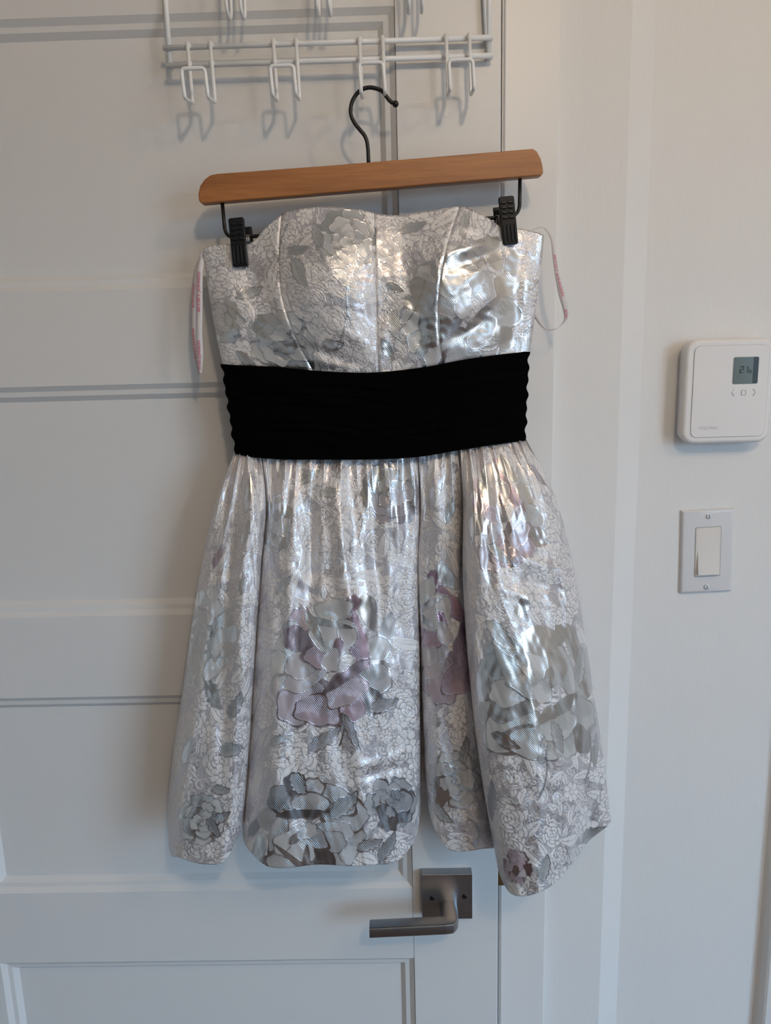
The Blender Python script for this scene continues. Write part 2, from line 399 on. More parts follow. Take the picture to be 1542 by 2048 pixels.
# ------------------------------------------------------------------ door
door = thing('door_1', dw(DW / 2, -.02, 0), kind='structure')
PH = [(2.078, 1.782), (1.670, 1.373), (1.261, 0.966), (0.853, 0.556), (0.447, 0.150)]      # panel openings, outer edge of moulding
SX0, SX1 = datp(-4, 1893)[0], datp(827, 1886)[0]
TH = .040
def dbox(name, x0, x1, z0, z1, front=0.0, back=TH, mat=M_DOOR, bevel=0):
    return MB().box((x0, front, z0), (x1, back, z1)).build(name, mat, door, xf=dws, bevel=bevel, seg=1)
dbox('stile', 0, SX0, .008, DOOR_TOP); dbox('stile', SX1, DW, .008, DOOR_TOP, bevel=.0015)
zs = [DOOR_TOP] + [z for p in PH for z in p] + [.008]
for k in range(0, len(zs), 2): dbox('rail', SX0, SX1, zs[k + 1], zs[k])
steps = [(0, 0), (.0065, .0055), (.0125, .0062), (.019, .0125)]                           # moulding: bevel, flat, bevel
for z1, z0 in PH:
    v = []; f = []
    for ins, dep in steps:
        v += [(SX0 + ins, dep, z0 + ins), (SX1 - ins, dep, z0 + ins), (SX1 - ins, dep, z1 - ins), (SX0 + ins, dep, z1 - ins)]
    for s in range(len(steps) - 1):
        for k in range(4):
            a, b = s * 4 + k, s * 4 + (k + 1) % 4; f.append((a, b, b + 4, a + 4))
    MB().add(v, f).build('moulding', M_DOOR, door, xf=dws)
    i = steps[-1][0]
    MB().box((SX0 + i - .004, steps[-1][1], z0 + i - .004), (SX1 - i + .004, steps[-1][1] + .012, z1 - i + .004)).build('panel', M_DOOR, door, xf=dws)
dbox('leak_backing', .004, DW - .004, .012, DOOR_TOP - .004, .0255, TH - .001)  # unseen backing added to block light leaking through the moulding joints
# handle: square rose, neck coming out of it, lever turned towards the hinge side
x0, zt = datp(843, 1750, .014); x1, _ = datp(944.5, 1747, .014); _, zb = datp(900, 1836, .014)
RW = x1 - x0; zb = zt - RW
rose = MB().box((x0, -.014, zb), (x1, 0, zt)).build('door_handle', M_NICKEL, door, xf=dws, bevel=.0006, seg=2)
NX = (x0 + x1) / 2 + .002; NZ = (zt + zb) / 2 - .002
LEV_Y = .060
def ring(cx, y, cz, wx, hz, nseg=16, p=3.2):
    out = []
    for k in range(nseg):
        a = 2 * math.pi * k / nseg; c_, s_ = math.cos(a), math.sin(a)
        out.append((cx + wx * math.copysign(abs(c_) ** (2 / p), c_), y, cz + hz * math.copysign(abs(s_) ** (2 / p), s_)))
    return out
lxl, lzl = datp(738, 1867, LEV_Y); lxr, lzr = datp(919, 1843.5, LEV_Y)
tb = (datp(915, 1843.5, LEV_Y)[1] - datp(915, 1864, LEV_Y)[1])
LZT = (lzl + lzr) / 2 + .001; LH = tb
# lever and neck as one bent bar of rounded rectangular section
path = fillet([(NX, -.012), (NX, -(LEV_Y - .0095)), (lxl + .0005, -(LEV_Y - .0095))], .008, 5)
SAGL = math.tan(math.radians(2.2))
v = []; f = []; ns = 16
for i, p in enumerate(path):
    t_ = np.array(path[min(i + 1, len(path) - 1)]) - np.array(path[max(i - 1, 0)]); t_ /= np.linalg.norm(t_); nn = np.array([-t_[1], t_[0]])
    fr_ = i / (len(path) - 1)
    hw = .0122 if i < 1 else (.0112 if i < 5 else .0095)
    for k in range(ns):
        a = 2 * math.pi * k / ns; c_, s_ = math.cos(a), math.sin(a); pw = 2.3 if i < 1 else 6
        a_, b_ = hw * math.copysign(abs(c_) ** (2 / pw), c_), LH / 2 * math.copysign(abs(s_) ** (2 / pw), s_)
        v.append((p[0] + nn[0] * a_, p[1] + nn[1] * a_, LZT - LH / 2 + b_ + (p[0] - (NX + lxl) / 2) * SAGL))
for i in range(len(path) - 1):
    for k in range(ns): f.append((i * ns + k, i * ns + (k + 1) % ns, (i + 1) * ns + (k + 1) % ns, (i + 1) * ns + k))
f.append(tuple(range(ns))[::-1]); f.append(tuple((len(path) - 1) * ns + k for k in range(ns)))
lv = MB().add(v, f).build('lever', M_NICKEL, rose, xf=dws, bevel=.0012, seg=2)
for sx, spx in ((-1, 864), (1, 929)):
    sx_, sz_ = datp(spx, 1796 if sx < 0 else 1793, .014)
    m = MB(); v, f = tube_geo([(sx_, -.0135, sz_), (sx_, -.0148, sz_), (sx_, -.0152, sz_)], [.0035, .0035, .0026], 14); m.add(v, f)
    m.box((sx_ - .0022, -.01528, sz_ - .0004), (sx_ + .0022, -.0150, sz_ + .0004)); m.box((sx_ - .0004, -.01528, sz_ - .0022), (sx_ + .0004, -.0150, sz_ + .0022))
    m.build('screw', M_BLACKWIRE, rose, xf=dws)
_, lz1 = datp(1000, 1748); _, lz0 = datp(1000, 1773)
bolt = MB(); bolt.add(*prism([(DW - .002, lz0), (DW + .0085, lz0), (DW + .0085, lz1), (DW - .002, lz1)], .0015, .0125)); bolt.build('latch_bolt', M_BRASS, door, xf=dws, bevel=.0006, seg=1)

# ------------------------------------------------------------------ wire hook rack over the door
rb = datp(660, 128, .012); rack = thing('over_door_hook_rack', dw(rb[0], .012, rb[1]), 'white wire hook rack hanging over the top of the door', 'hook rack')
BO, HO, HF = .0105, .0160, .0500           # how far bars, hook backs and hook fronts stand off the door
WR = .0021
xl, zt1 = datp(329, 96, BO); xr, zt2 = datp(984, 75, BO)
xl2, zb1 = datp(333, 131, BO); xr2, zb2 = datp(984, 112, BO)
zT, zB = (zt1 + zt2) / 2, (zb1 + zb2) / 2
sag = (zt2 - zt1) / (xr - xl)
def rz(x, base): return base + sag * (x - (xl + xr) / 2)
def wire(name, pts, r=WR, parent=None, seg=9):
    m = MB(); m.tube([dw(x, o, z) for x, o, z in pts], r, seg); return m.build(name, M_RACK, parent or rack, smooth=True)
UT = DOOR_TOP - .028
wire('crossbar', [(xl - .0015, BO, rz(xl, zT)), (xr + .001, BO, rz(xr, zT))], .0030)
wire('crossbar', [(xl + .0005, BO, rz(xl, zB)), (xr + .001, BO, rz(xr, zB))], .0030)
wire('crossbar', [(xl, BO, UT), (xr, BO, UT)], .0030)
wire('crossbar', [(xl, BO, UT - .026), (xr, BO, UT - .026)], .0030)
for x in (xl + .004, xr - .003):
    s = 1 if x > .4 else -1
    wire('side_wire', [(x + (-.004 if s < 0 else 0), BO - .004, UT + .004), (x, BO - .0045, rz(x, zB) - .003)], .0030)
wire('side_wire', [(xr - .012, BO - .004, UT), (xr - .006, BO - .0045, rz(xr, zT))], .0022)
for x in (xl + .07, xr - .07):
    m = MB(); m.box((x - .01, -.0045, UT - .03), (x + .01, -.0030, DOOR_TOP + .003)).box((x - .01, -.0045, DOOR_TOP + .0015), (x + .01, TH + .002, DOOR_TOP + .003)).box((x - .01, TH + .0005, DOOR_TOP - .03), (x + .01, TH + .002, DOOR_TOP + .003))
    m.build('door_bracket', M_RACK, rack, xf=dws)
# the lower hooks: two prongs each, joined by an arch at the front
for (pxa, pya, pxb, pyb) in ((375, 91, 420.5, 90), (546.5, 85, 592, 84), (718.5, 79, 765, 78), (892, 74, 938.5, 73)):
    xa, _ = datp(pxa, pya, HO); xb, _ = datp(pxb, pyb, HO)
    zt_ = rz(xa, zT) + .003
    zbot = datp(384.5, 207, HO)[1] + sag * (xa - (xl + xr) / 2) - sag * (datp(385, 207, HO)[0] - (xl + xr) / 2)
    zarch = datp(385, 137.5, HF)[1] + sag * (xa - datp(385, 137, HF)[0])
    zfb = datp(371.6, 196, HF)[1] + sag * (xa - datp(385, 137, HF)[0])
    lean = .0015
    pts = fillet([(xa, HO, zt_), (xa + lean, HO, zbot), (xa + lean, HF, zfb), (xa + .000, HF + .001, zarch), (xb, HF + .001, zarch), (xb + lean, HF, zfb), (xb + lean, HO, zbot), (xb, HO, zt_)], .0045, 5)
    h = wire('hook', pts, WR, seg=9)
    m = MB()
    for x in (xa, xb):
        for zz in (rz(x, zT), rz(x, zB)): m.ball(dw(x, HO - .002, zz), .0036, 9, 6)
    m.build('weld', M_RACK, h, smooth=True)
# the upper hooks: narrow, rounded at the bottom
for (pa, pb) in ((463.5, 491), (639, 662), (817, 843)):
    xa, _ = datp(pa, 36, HO); xb, _ = datp(pb, 36, HO)
    zbot = datp(470, 37, HO + .012)[1] - .001
    pts = fillet([(xa, HO, UT + .003), (xa, HO, zbot + .012), (xa, HO + .009, zbot), (xa, HF - .009, zbot + .002), (xa, HF - .006, zbot + .02), (xa, HF - .006, UT - .004), (xb, HF - .006, UT - .004), (xb, HF - .006, zbot + .02), (xb, HF - .009, zbot + .002), (xb, HO + .009, zbot), (xb, HO, zbot + .012), (xb, HO, UT + .003)], .008, 5)
    wire('hook', pts, WR * .9, seg=8)

# ------------------------------------------------------------------ hanger
HY = -.048
hanger = thing('clip_hanger', at(740, 322, HY), 'brown wooden trouser hanger with two black clips, hooked on the white rack', 'hanger')
hp = [(792, 208), (784, 205), (777, 199), (771, 190), (764, 182), (752, 177), (738, 175), (722, 180), (709, 194), (702, 212), (702, 230), (709, 246), (720, 260), (729, 271), (734, 284), (736, 300), (737, 326)]
m = MB(); m.tube([at(x, y, HY) for x, y in spline(hp, 60)], .0022, 10); hk = m.build('hook', M_BLACKWIRE, hanger, smooth=True)
m = MB(); m.ball(at(791, 208, HY), .0036, 12, 8); m.build('ball_tip', M_BLACKWIRE, hk, smooth=True)
ol = [(404, 407), (397.5, 402), (396, 388), (400, 371), (409, 358), (420, 350), (434, 347), (640, 332), (850, 315), (1066, 297), (1074, 302), (1082, 317), (1086, 334), (1087, 346), (1082, 351)]
BY0, BY1 = HY - .008, HY + .006
oln = [at(x, y, BY0) for x, y in ol]
v, f = prism([(p[0], p[2]) for p in oln][::1], BY0, BY1)
f = [tuple(q[::-1]) for q in f]
bar = MB().add(v, f).build('bar', M_WOOD, hanger, bevel=.0016, seg=3)
# one bent wire under the bar carries both clips
ps = [at(444, 398, HY), at(451, 477, HY), at(1039, 432, HY), at(1040, 352, HY)]
m = MB(); m.tube(fillet(ps, .013, 8), .0021, 10); m.build('clip_rod', M_BLACKWIRE, hanger, smooth=True)
def clip(corners, back_dx):
    """front jaw with a ribbed grip, back jaw, spring"""
    yf = HY - .020
    P4 = [at(x, y, yf) for x, y in corners]                # tl, tr, br, bl
    cx = sum(P4) / 4; ux = (P4[1] + P4[2] - P4[0] - P4[3]) / 2; wd = np.linalg.norm(ux); ux /= wd
    uz = (P4[0] + P4[1] - P4[2] - P4[3]) / 2; ht = np.linalg.norm(uz); uz /= ht
    def xf(v): v = np.asarray(v, float); return cx + v[:, :1] * ux + v[:, 1:2] * np.array([0, 1.0, 0]) + v[:, 2:3] * uz
    root = MB().add(*[(lambda a: (a[0], [tuple(q[::-1]) for q in a[1]]))(prism(rrect(-wd / 2, wd / 2, -ht / 2, ht / 2, .0025, 4)[::-1], 0, .0055))][0]).build('clip', M_BLACKPLAST, hanger, xf=xf, bevel=.0012, seg=2)
    for k in range(4):                                     # cross ribs of the thumb grip
        z = ht / 2 - .007 - k * .0052
        m = MB().box((-wd * .38, -.0014, z - .0014), (-.0006, .001, z + .0014)).box((.0006, -.0014, z - .0014), (wd * .38, .001, z + .0014)); m.build('grip_rib', M_BLACKPLAST, root, xf=xf, bevel=.0005, seg=1)
    for k in range(4):                                     # long ribs of the jaw
        x = -wd * .36 + k * wd * .24
        MB().box((x - .0012, -.0010, -ht / 2 + .003), (x + .0012, .001, ht / 2 - .030)).build('jaw_rib', M_BLACKPLAST, root, xf=xf, bevel=.0005, seg=1)
    bx = back_dx
    MB().box((-wd / 2 + bx, .024, -ht / 2 + .004), (wd / 2 + bx, .029, ht / 2 - .006)).build('back_jaw', M_BLACKPLAST, root, xf=xf, bevel=.0012, seg=2)
    MB().tube([(-wd * .55 + bx * .5, .0155, ht * .07), (wd * .55 + bx * .5, .0155, ht * .07)], .0052, 14).build('spring_barrel', M_BLACKPLAST, root, xf=xf, smooth=False)
    m = MB(); t_ = np.linspace(0, 1, 60)
    m.tube([(-wd * .5 + bx * .5 + wd * a, .0155 + .0058 * math.sin(a * 9 * 2 * math.pi), ht * .07 + .0058 * math.cos(a * 9 * 2 * math.pi)) for a in t_], .0006, 6); m.build('spring', M_STEEL, root, xf=xf, smooth=True)
clip([(455, 436), (487.5, 433.5), (496, 531), (466, 535)], .004)
clip([(997, 393), (1028, 390.5), (1037.5, 487), (1006.5, 491)], -.003)

# ------------------------------------------------------------------ thermostat
TY = WALL_C - .026
a0, a1 = at(1368, 782, TY), at(1547, 782, TY)
tz1, tz0 = at(1450, 677, TY)[2], at(1450, 887, TY)[2]
tx0, tx1 = a0[0], a1[0]
th = thing('thermostat', ((tx0 + tx1) / 2, WALL_C, tz0), 'white square wall thermostat with small grey display above the light switch', 'thermostat')
def slab(name, x0, x1, z0, z1, r, yf, yb, mat, parent, bev=0.0, seg=3):
    v, f = prism(rrect(x0, x1, z0, z1, r), yf, yb)
    o = MB().add(v, f).build(name, mat, parent)
    if bev: do_bevel(o, bev, seg, 50)
    return o
slab('wall_base', tx0 + .003, tx1 - .003, tz0 + .003, tz1 - .003, .012, WALL_C - .010, WALL_C, M_PLAST, th, .0008)
body = slab('housing', tx0, tx1, tz0, tz1, .016, TY, WALL_C - .0095, M_PLAST, th, .0050, 4)
fx0, fz1 = tx0 + .0105, tz1 - .0085; fx1, fz0 = tx1 - .0085, tz0 + .0085
slab('face_groove', fx0 - .0004, fx1 + .0004, fz0 - .0004, fz1 + .0004, .0085, TY - .0002, TY + .002, M_GROOVE, body)
face = slab('face_plate', fx0, fx1, fz0, fz1, .008, TY - .0010, TY + .002, M_PLAST, th, .0005, 2)
sl = at(1465.5, 740, TY); sr = at(1515.5, 740, TY); sz1, sz0 = at(1490, 714, TY)[2], at(1490, 767.5, TY)[2]
slab('display_bezel', sl[0] - .0006, sr[0] + .0006, sz0 - .0006, sz1 + .0006, .0022, TY - .0014, TY, M_EMBOSS, th, .0003, 1)
lcd = slab('display', sl[0], sr[0], sz0, sz1, .0018, TY - .0016, TY, M_LCD, th)
slab('display_margin', sr[0] - .0065, sr[0] - .0004, sz0 + .0004, sz1 - .0004, .001, TY - .00175, TY, M_GROOVE if False else M_LCDINK, lcd)
def text_geo(s, size, font_shear=0.0, sx=1.0):
    cu = bpy.data.curves.new('t', 'FONT'); cu.body = s; cu.size = 1.0; cu.shear = font_shear
    o = bpy.data.objects.new('t', cu); me = bpy.data.meshes.new_from_object(o)
    v = np.array([tuple(q.co) for q in me.vertices])[:, :2]; f = [list(p.vertices) for p in me.polygons]
    bpy.data.objects.remove(o); bpy.data.curves.remove(cu); bpy.data.meshes.remove(me)
    v -= v.min(0); h = v[:, 1].max(); v *= size / h; v[:, 0] *= sx
    return v, f
def flat_text(name, s, x, z, size, y, mat, parent, sx=1.0, centre=False, depth=.0002):
    v, f = text_geo(s, size, 0, sx)
    if centre: v[:, 0] -= v[:, 0].max() / 2
    n = len(v)
    vv = [(x + a, y, z + b) for a, b in v]
    return MB().add(vv, f).build(name, mat, parent)
def seg_digit(m, ch, x, z, w_, h, t_, y):
    segs = {'2': 'abged', '1': 'bc', '0': 'abcdef'}[ch]
    pos = {'a': (0, h - t_, w_, h), 'd': (0, 0, w_, t_), 'g': (0, h / 2 - t_ / 2, w_, h / 2 + t_ / 2), 'b': (w_ - t_, h / 2, w_, h), 'c': (w_ - t_, 0, w_, h / 2), 'f': (0, h / 2, t_, h), 'e': (0, 0, t_, h / 2)}
    for s in segs:
        a, b, c_, d_ = pos[s]; m.box((x + a, y - .0001, z + b), (x + c_, y, z + d_))
dp = at(1479.5, 746.5, TY - .0018); dt = at(1479.5, 732.5, TY - .0018); dh = dt[2] - dp[2]
m = MB(); seg_digit(m, '2', dp[0], dp[2], .0048, dh, .0012, TY - .0018); seg_digit(m, '1', dp[0] + .0058, dp[2], .0048, dh, .0014, TY - .0018); seg_digit(m, '0', dp[0] + .0118, dp[2], .0026, dh * .45, .0007, TY - .0018)
m.build('display_digits', M_LCDINK, lcd)
# the three pressed signs under the display, and the maker's name at the bottom
def sign(name, pts, r=.0006):
    m = MB(); m.tube([at(x, y, TY - .0011) for x, y in pts], r, 6); return m.build(name, M_EMBOSS, face, smooth=True)
sign('back_arrow', [(1468.5, 778), (1463.5, 785), (1467.5, 792)]); sign('forward_arrow', [(1506.5, 778), (1511, 784.5), (1506, 791.5)])
sign('select_square', fillet([(1483, 789), (1483.5, 780), (1492, 779.7), (1491.5, 789.5), (1483, 790), (1483, 788)], 2.0, 3))
lg = at(1398, 859.5, TY - .0011); v, f = text_geo('STELPRO', .0036)
MB().add([(lg[0] + a * 1.15, TY - .00125, lg[2] + b) for a, b in v], f).build('maker_lettering', plain('pressed_letter', (.52, .51, .505), .5), face)

# ------------------------------------------------------------------ light switch
SWY = WALL_C
cs = [at(1366, 1018.5, SWY - .004), at(1471.5, 1013, SWY - .004), at(1463, 1185.5, SWY - .004), at(1356.5, 1191, SWY - .004)]
cc = sum(cs) / 4; ux = (cs[1] + cs[2] - cs[0] - cs[3]); ux /= np.linalg.norm(ux); uz = np.array([-ux[2], 0, ux[0]])
pw = .0700; phh = .1143
sw = thing('light_switch', (cc[0], SWY, cc[2] - phh / 2), 'off-white rocker light switch with two slotted screws below the thermostat', 'light switch')
def sxf(v): v = np.asarray(v, float); return np.array([cc[0], SWY, cc[2]]) + v[:, :1] * ux + v[:, 1:2] * np.array([0, 1.0, 0]) + v[:, 2:3] * uz
v, f = [], []
for (dx, y) in ((0, 0), (0, -.0022), (.0016, -.0046), (.0050, -.0058)):
    v += [(-pw / 2 + dx, y, -phh / 2 + dx), (pw / 2 - dx, y, -phh / 2 + dx), (pw / 2 - dx, y, phh / 2 - dx), (-pw / 2 + dx, y, phh / 2 - dx)]
for s in range(3):
    for k in range(4): f.append((s * 4 + k, s * 4 + (k + 1) % 4, s * 4 + (k + 1) % 4 + 4, s * 4 + k + 4))
f.append((12, 13, 14, 15))
MB().add(v, f).build('cover_plate', M_PLATE, sw, xf=sxf, bevel=.0008, seg=2)
rw, rh = .0330, .0665
gp = MB(); v, f = prism(rrect(-rw / 2 - .0010, rw / 2 + .0010, -rh / 2 - .0010, rh / 2 + .0010, .0015, 3), -.0060, -.003); gp.add(v, f).build('opening_gap', M_GROOVE, sw, xf=sxf)
fr_ = MB(); v, f = prism(rrect(-rw / 2, rw / 2, -rh / 2, rh / 2, .0015, 3), -.0067, -.003); fr_.add(v, f).build('rocker_frame', M_ROCKER, sw, xf=sxf, bevel=.0004, seg=1)
k0, k1, kz0, kz1 = -rw / 2 + .0025, rw / 2 - .0025, -rh / 2 + .0025, rh / 2 - .0025
v = [(k0, -.0068, kz1), (k1, -.0068, kz1), (k1, -.0068, .004), (k0, -.0068, .004), (k1, -.0112, kz0), (k0, -.0112, kz0)]
b_ = [(x, -.003, z) for x, _, z in v]
MB().add(v + b_, [(0, 3, 2, 1), (3, 5, 4, 2), (0, 1, 7, 6), (1, 2, 8, 7), (2, 4, 10, 8), (4, 5, 11, 10), (5, 3, 9, 11), (3, 0, 6, 9)]).build('rocker', M_ROCKER, sw, xf=sxf, bevel=.0008, seg=2)
for z in (.0484, -.0484):
    m = MB(); v, f = tube_geo([(0, -.0055, z), (0, -.0068, z), (0, -.0073, z)], [.0037, .0037, .0024], 18); m.add(v, f); s_ = m.build('screw', M_SCREW, sw, xf=sxf)
    MB().box((-.0004, -.00745, z - .0026), (.0004, -.0068, z + .0026)).build('screw_slot', M_LCDINK, s_, xf=sxf)

# ------------------------------------------------------------------ the dress
dress = thing('strapless_dress', at(760, 1740, -.08), 'strapless silver floral brocade dress with wide black velvet waistband, clipped to the hanger', 'dress')
DL = np.array(ROOTLOC[dress.name])

def waves(u, v, n, scale, seed, aniso=(1.0, 1.0)):
    """smooth random relief: a sum of plane waves, about unit amplitude"""
    r = np.random.default_rng(seed); out = np.zeros_like(u)
    for k in range(n):
        a = r.uniform(0, 2 * math.pi); s = r.uniform(.6, 1.6) / scale; p = r.uniform(0, 6.28)
        out += np.sin((u * math.cos(a) * aniso[0] + v * math.sin(a) * aniso[1]) * s * 6.28 + p)
    return out / math.sqrt(n / 2)

def sheet(name, X, UV, mat, parent, attrs=None, close=False, flip=False):
    """grid X[nv,nu,3] -> mesh object with UVs and cloth attributes"""
    nv, nu = X.shape[:2]
    idx = np.arange(nv * nu).reshape(nv, nu)
    if close:
        a, b, c_, d_ = idx[:-1], np.roll(idx, -1, 1)[:-1], np.roll(idx, -1, 1)[1:], idx[1:]
    else:
        a, b, c_, d_ = idx[:-1, :-1], idx[:-1, 1:], idx[1:, 1:], idx[1:, :-1]
    q = np.stack([a, d_, c_, b], -1).reshape(-1, 4)
    if flip: q = q[:, ::-1]
    V = (X.reshape(-1, 3) - DL).astype(np.float32)
    me = bpy.data.meshes.new(name)
    me.vertices.add(len(V)); me.vertices.foreach_set('co', V.ravel())
    me.loops.add(q.size); me.loops.foreach_set('vertex_index', q.ravel().astype(np.int32))
    me.polygons.add(len(q)); me.polygons.foreach_set('loop_start', np.arange(0, q.size, 4, dtype=np.int32))
    me.update(calc_edges=True)
    me.polygons.foreach_set('use_smooth', np.ones(len(q), bool))
    uvl = me.uv_layers.new(name='UVMap')
    U = UV.reshape(-1, 2)[q.ravel()].astype(np.float32); 
    if close:                                             # keep the last strip from wrapping its coordinates
        U = U.reshape(-1, 4, 2); per = UV[..., 0].max()
        w_ = (U[:, :, 0].max(1) - U[:, :, 0].min(1)) > per / 2
        U[w_, :, 0] = np.where(U[w_, :, 0] < per / 2, U[w_, :, 0] + per, U[w_, :, 0]); U = U.reshape(-1, 2)
    uvl.data.foreach_set('uv', U.ravel())
    for k, arr in (attrs or {}).items():
        at_ = me.attributes.new(k, 'FLOAT', 'POINT'); at_.data.foreach_set('value', arr.reshape(-1).astype(np.float32))
    me.materials.append(mat)
    o = bpy.data.objects.new(name, me); C.objects.link(o); o.parent = parent
    ROOTLOC[o.name] = tuple(DL)
    return o

# ---- woven flowers: petals and leaves laid over each other in cloth coordinates (metres)
class Weave:
    def __init__(s, UV):
        s.u, s.v = UV[..., 0], UV[..., 1]; s.u1 = UV[0, :, 0].copy()
        z = np.zeros_like(s.u); s.a = {k: z.copy() for k in ('lame', 'tone', 'pink', 'rim', 'satin', 'shade', 'motif')}
    def near(s, c, R):
        c0, c1 = np.searchsorted(s.u1, c[0] - R), np.searchsorted(s.u1, c[0] + R)
        if c1 - c0 < 2: return None
        r0, r1 = 10**9, 0
        for cc_ in (c0, (c0 + c1) // 2, c1 - 1):
            col = -s.v[:, cc_]
            r0 = min(r0, np.searchsorted(col, -(c[1] + R))); r1 = max(r1, np.searchsorted(col, -(c[1] - R)))
        if r1 - r0 < 2: return None
        return (slice(max(r0 - 2, 0), r1 + 2), slice(c0, c1))
    # small woven blossoms and leaves of the ground
    def mput(s, sd, i, val=1.0, gap=.0011, soft=.0006):
        m = 1 / (1 + np.exp(np.clip(sd / soft * 3, -40, 40))); g = 1 / (1 + np.exp(np.clip((sd - gap) / soft * 3, -40, 40)))
        s.a['motif'][i] = s.a['motif'][i] * (1 - g) + val * m
    def mell(s, c, ang, dist, ln, wd, **kw):
        ca, sa = math.cos(ang), math.sin(ang); pc = (c[0] + ca * dist, c[1] + sa * dist); i = s.near(pc, max(ln, wd) * 1.3 + .002)
        if i is None: return
        du, dv = s.u[i] - pc[0], s.v[i] - pc[1]; x, y = du * ca + dv * sa, -du * sa + dv * ca
        s.mput((np.sqrt((x / ln) ** 2 + (y / (wd * (1 + .4 * np.clip(x / ln, -1, 1)))) ** 2) - 1) * min(ln, wd), i, **kw)
    def daisy(s, c, R, r):
        n = int(r.integers(6, 10)); a0 = r.uniform(0, 6.28)
        for k in range(n): s.mell(c, a0 + k * 6.283 / n, R * .62, R * .40, R * 1.75 / n, val=r.uniform(.75, 1), gap=.0007)
        s.mell(c, 0, 0, R * .2, R * .2)
    def rosette(s, c, R, r):
        for n, d, l, w_ in ((6, .66, .36, .36), (5, .40, .32, .30), (3, .18, .24, .22), (1, .0, .14, .14)):
            a0 = r.uniform(0, 6.28)
            for k in range(n): s.mell(c, a0 + k * 6.283 / n, R * d, R * l, R * w_ * r.uniform(.85, 1.15), val=r.uniform(.7, 1), gap=.0010)
    def mleaf(s, c, ang, ln, wd, r):
        i = s.near(c, ln * 1.15)
        if i is None: return
        ca, sa = math.cos(ang), math.sin(ang); du, dv = s.u[i] - c[0], s.v[i] - c[1]; x, y = du * ca + dv * sa, -du * sa + dv * ca
        y = y + r.uniform(-.5, .5) * wd * np.cos(x / ln * 2.2)
        t_ = np.clip(x / ln, -1, 1); half = wd * np.clip(1 - t_ * t_, 0, 1) ** .7 * (1 - .3 * t_)
        s.mput(np.maximum(np.abs(y) - half, np.abs(x) - ln), i, val=r.uniform(.75, 1))
        v_ = np.exp(-(y / .0006) ** 2) * (np.abs(x) < ln * .8)
        sv_ = np.exp(-(((x - np.abs(y) * 1.2) * 330) % 1.0 - .5) ** 2 / .02) * (np.abs(y) < half * .85) * (np.abs(x) < ln * .8)
        s.a['motif'][i] *= 1 - np.clip(.8 * v_ + .45 * sv_, 0, 1)
    def scroll(s, c, R, ang, sgn, r, wd=.0008):
        t_ = np.linspace(0, 1, 46); a = ang + sgn * t_ * 7.5; rr = R * (1 - t_) ** .8
        P = np.stack([c[0] + rr * np.cos(a), c[1] + rr * np.sin(a)], 1); i = s.near(c, R * 1.1)
        if i is None: return
        u, v = s.u[i], s.v[i]; sd = np.full(u.shape, 1.0)
        for p in P: np.minimum(sd, np.hypot(u - p[0], v - p[1]), out=sd)
        s.mput(sd - wd, i, gap=.0008)
    def ground(s, u0, u1, v0, v1, seed, pitch=.0235):
        r = np.random.default_rng(seed); cells = []
        nu_, nv_ = int((u1 - u0) / pitch) + 1, int((v1 - v0) / pitch) + 1
        for a in range(nu_):
            for b in range(nv_): cells.append((u0 + (a + (b % 2) * .5 + r.uniform(-.3, .3)) * pitch, v0 + (b + r.uniform(-.3, .3)) * pitch))
        r.shuffle(cells)
        for c in cells:                                   # an undergrowth of leaves and curls first
            for k in range(3):
                a = r.uniform(0, 6.28); d = r.uniform(.3, .8) * pitch; p = (c[0] + d * math.cos(a), c[1] + d * math.sin(a))
                if r.random() < .65: s.mleaf(p, r.uniform(0, 6.28), r.uniform(.0070, .0135), r.uniform(.0022, .0044), r)
                else: s.scroll(p, r.uniform(.005, .010), r.uniform(0, 6.28), r.choice([-1, 1]), r)
        for c in cells:
            z = r.random()
            if z < .30: s.daisy(c, r.uniform(.0080, .0145), r)
            elif z < .52: s.rosette(c, r.uniform(.0100, .0190), r)
            elif z < .75: s.mleaf(c, r.uniform(0, 6.28), r.uniform(.013, .024), r.uniform(.0040, .0070), r)
    def put(s, sd, box, lame, tone, pink, satin, rim=1.0, band=None, soft=.0007, rimw=.0006, inner=None, shade=0.0):
        i = box; m = 1 / (1 + np.exp(np.clip(sd / soft * 3, -40, 40)))
        def blend(k, val): s.a[k][i] = s.a[k][i] * (1 - m) + val * m
        if band is not None:                            # metallic border, satin inside
            inn = 1 / (1 + np.exp(np.clip((sd + band if inner is None else inner) / soft * 3, -40, 40)))
            blend('lame', lame * (1 - inn)); blend('satin', satin * inn + (1 - inn) * 0)
        else:
            blend('lame', lame); blend('satin', satin)
        blend('tone', tone); blend('pink', pink); blend('rim', 0); blend('shade', shade); blend('motif', 0)
        r = np.exp(-(sd / rimw) ** 2) * rim; s.a['rim'][i] = np.maximum(s.a['rim'][i], r)
    def petal(s, c, ang, dist, ln, wd, sc=.08, k=5, shift=None, sbase=.62, inn=.86, **kw):
        ca, sa = math.cos(ang), math.sin(ang); pc = (c[0] + ca * dist, c[1] + sa * dist)
        i = s.near(pc, max(ln, wd) * 1.35)
        if i is None: return
        du, dv = s.u[i] - pc[0], s.v[i] - pc[1]
        x, y = du * ca + dv * sa, -du * sa + dv * ca
        wdx = wd * (1 + .35 * np.clip(x / ln, -1, 1))   # wider towards the tip
        q = np.sqrt((x / ln) ** 2 + (y / wdx) ** 2); th_ = np.arctan2(y / wd, x / ln)
        lim = 1 + sc * np.cos(k * th_) * (np.cos(th_) > -.2)
        inner = None
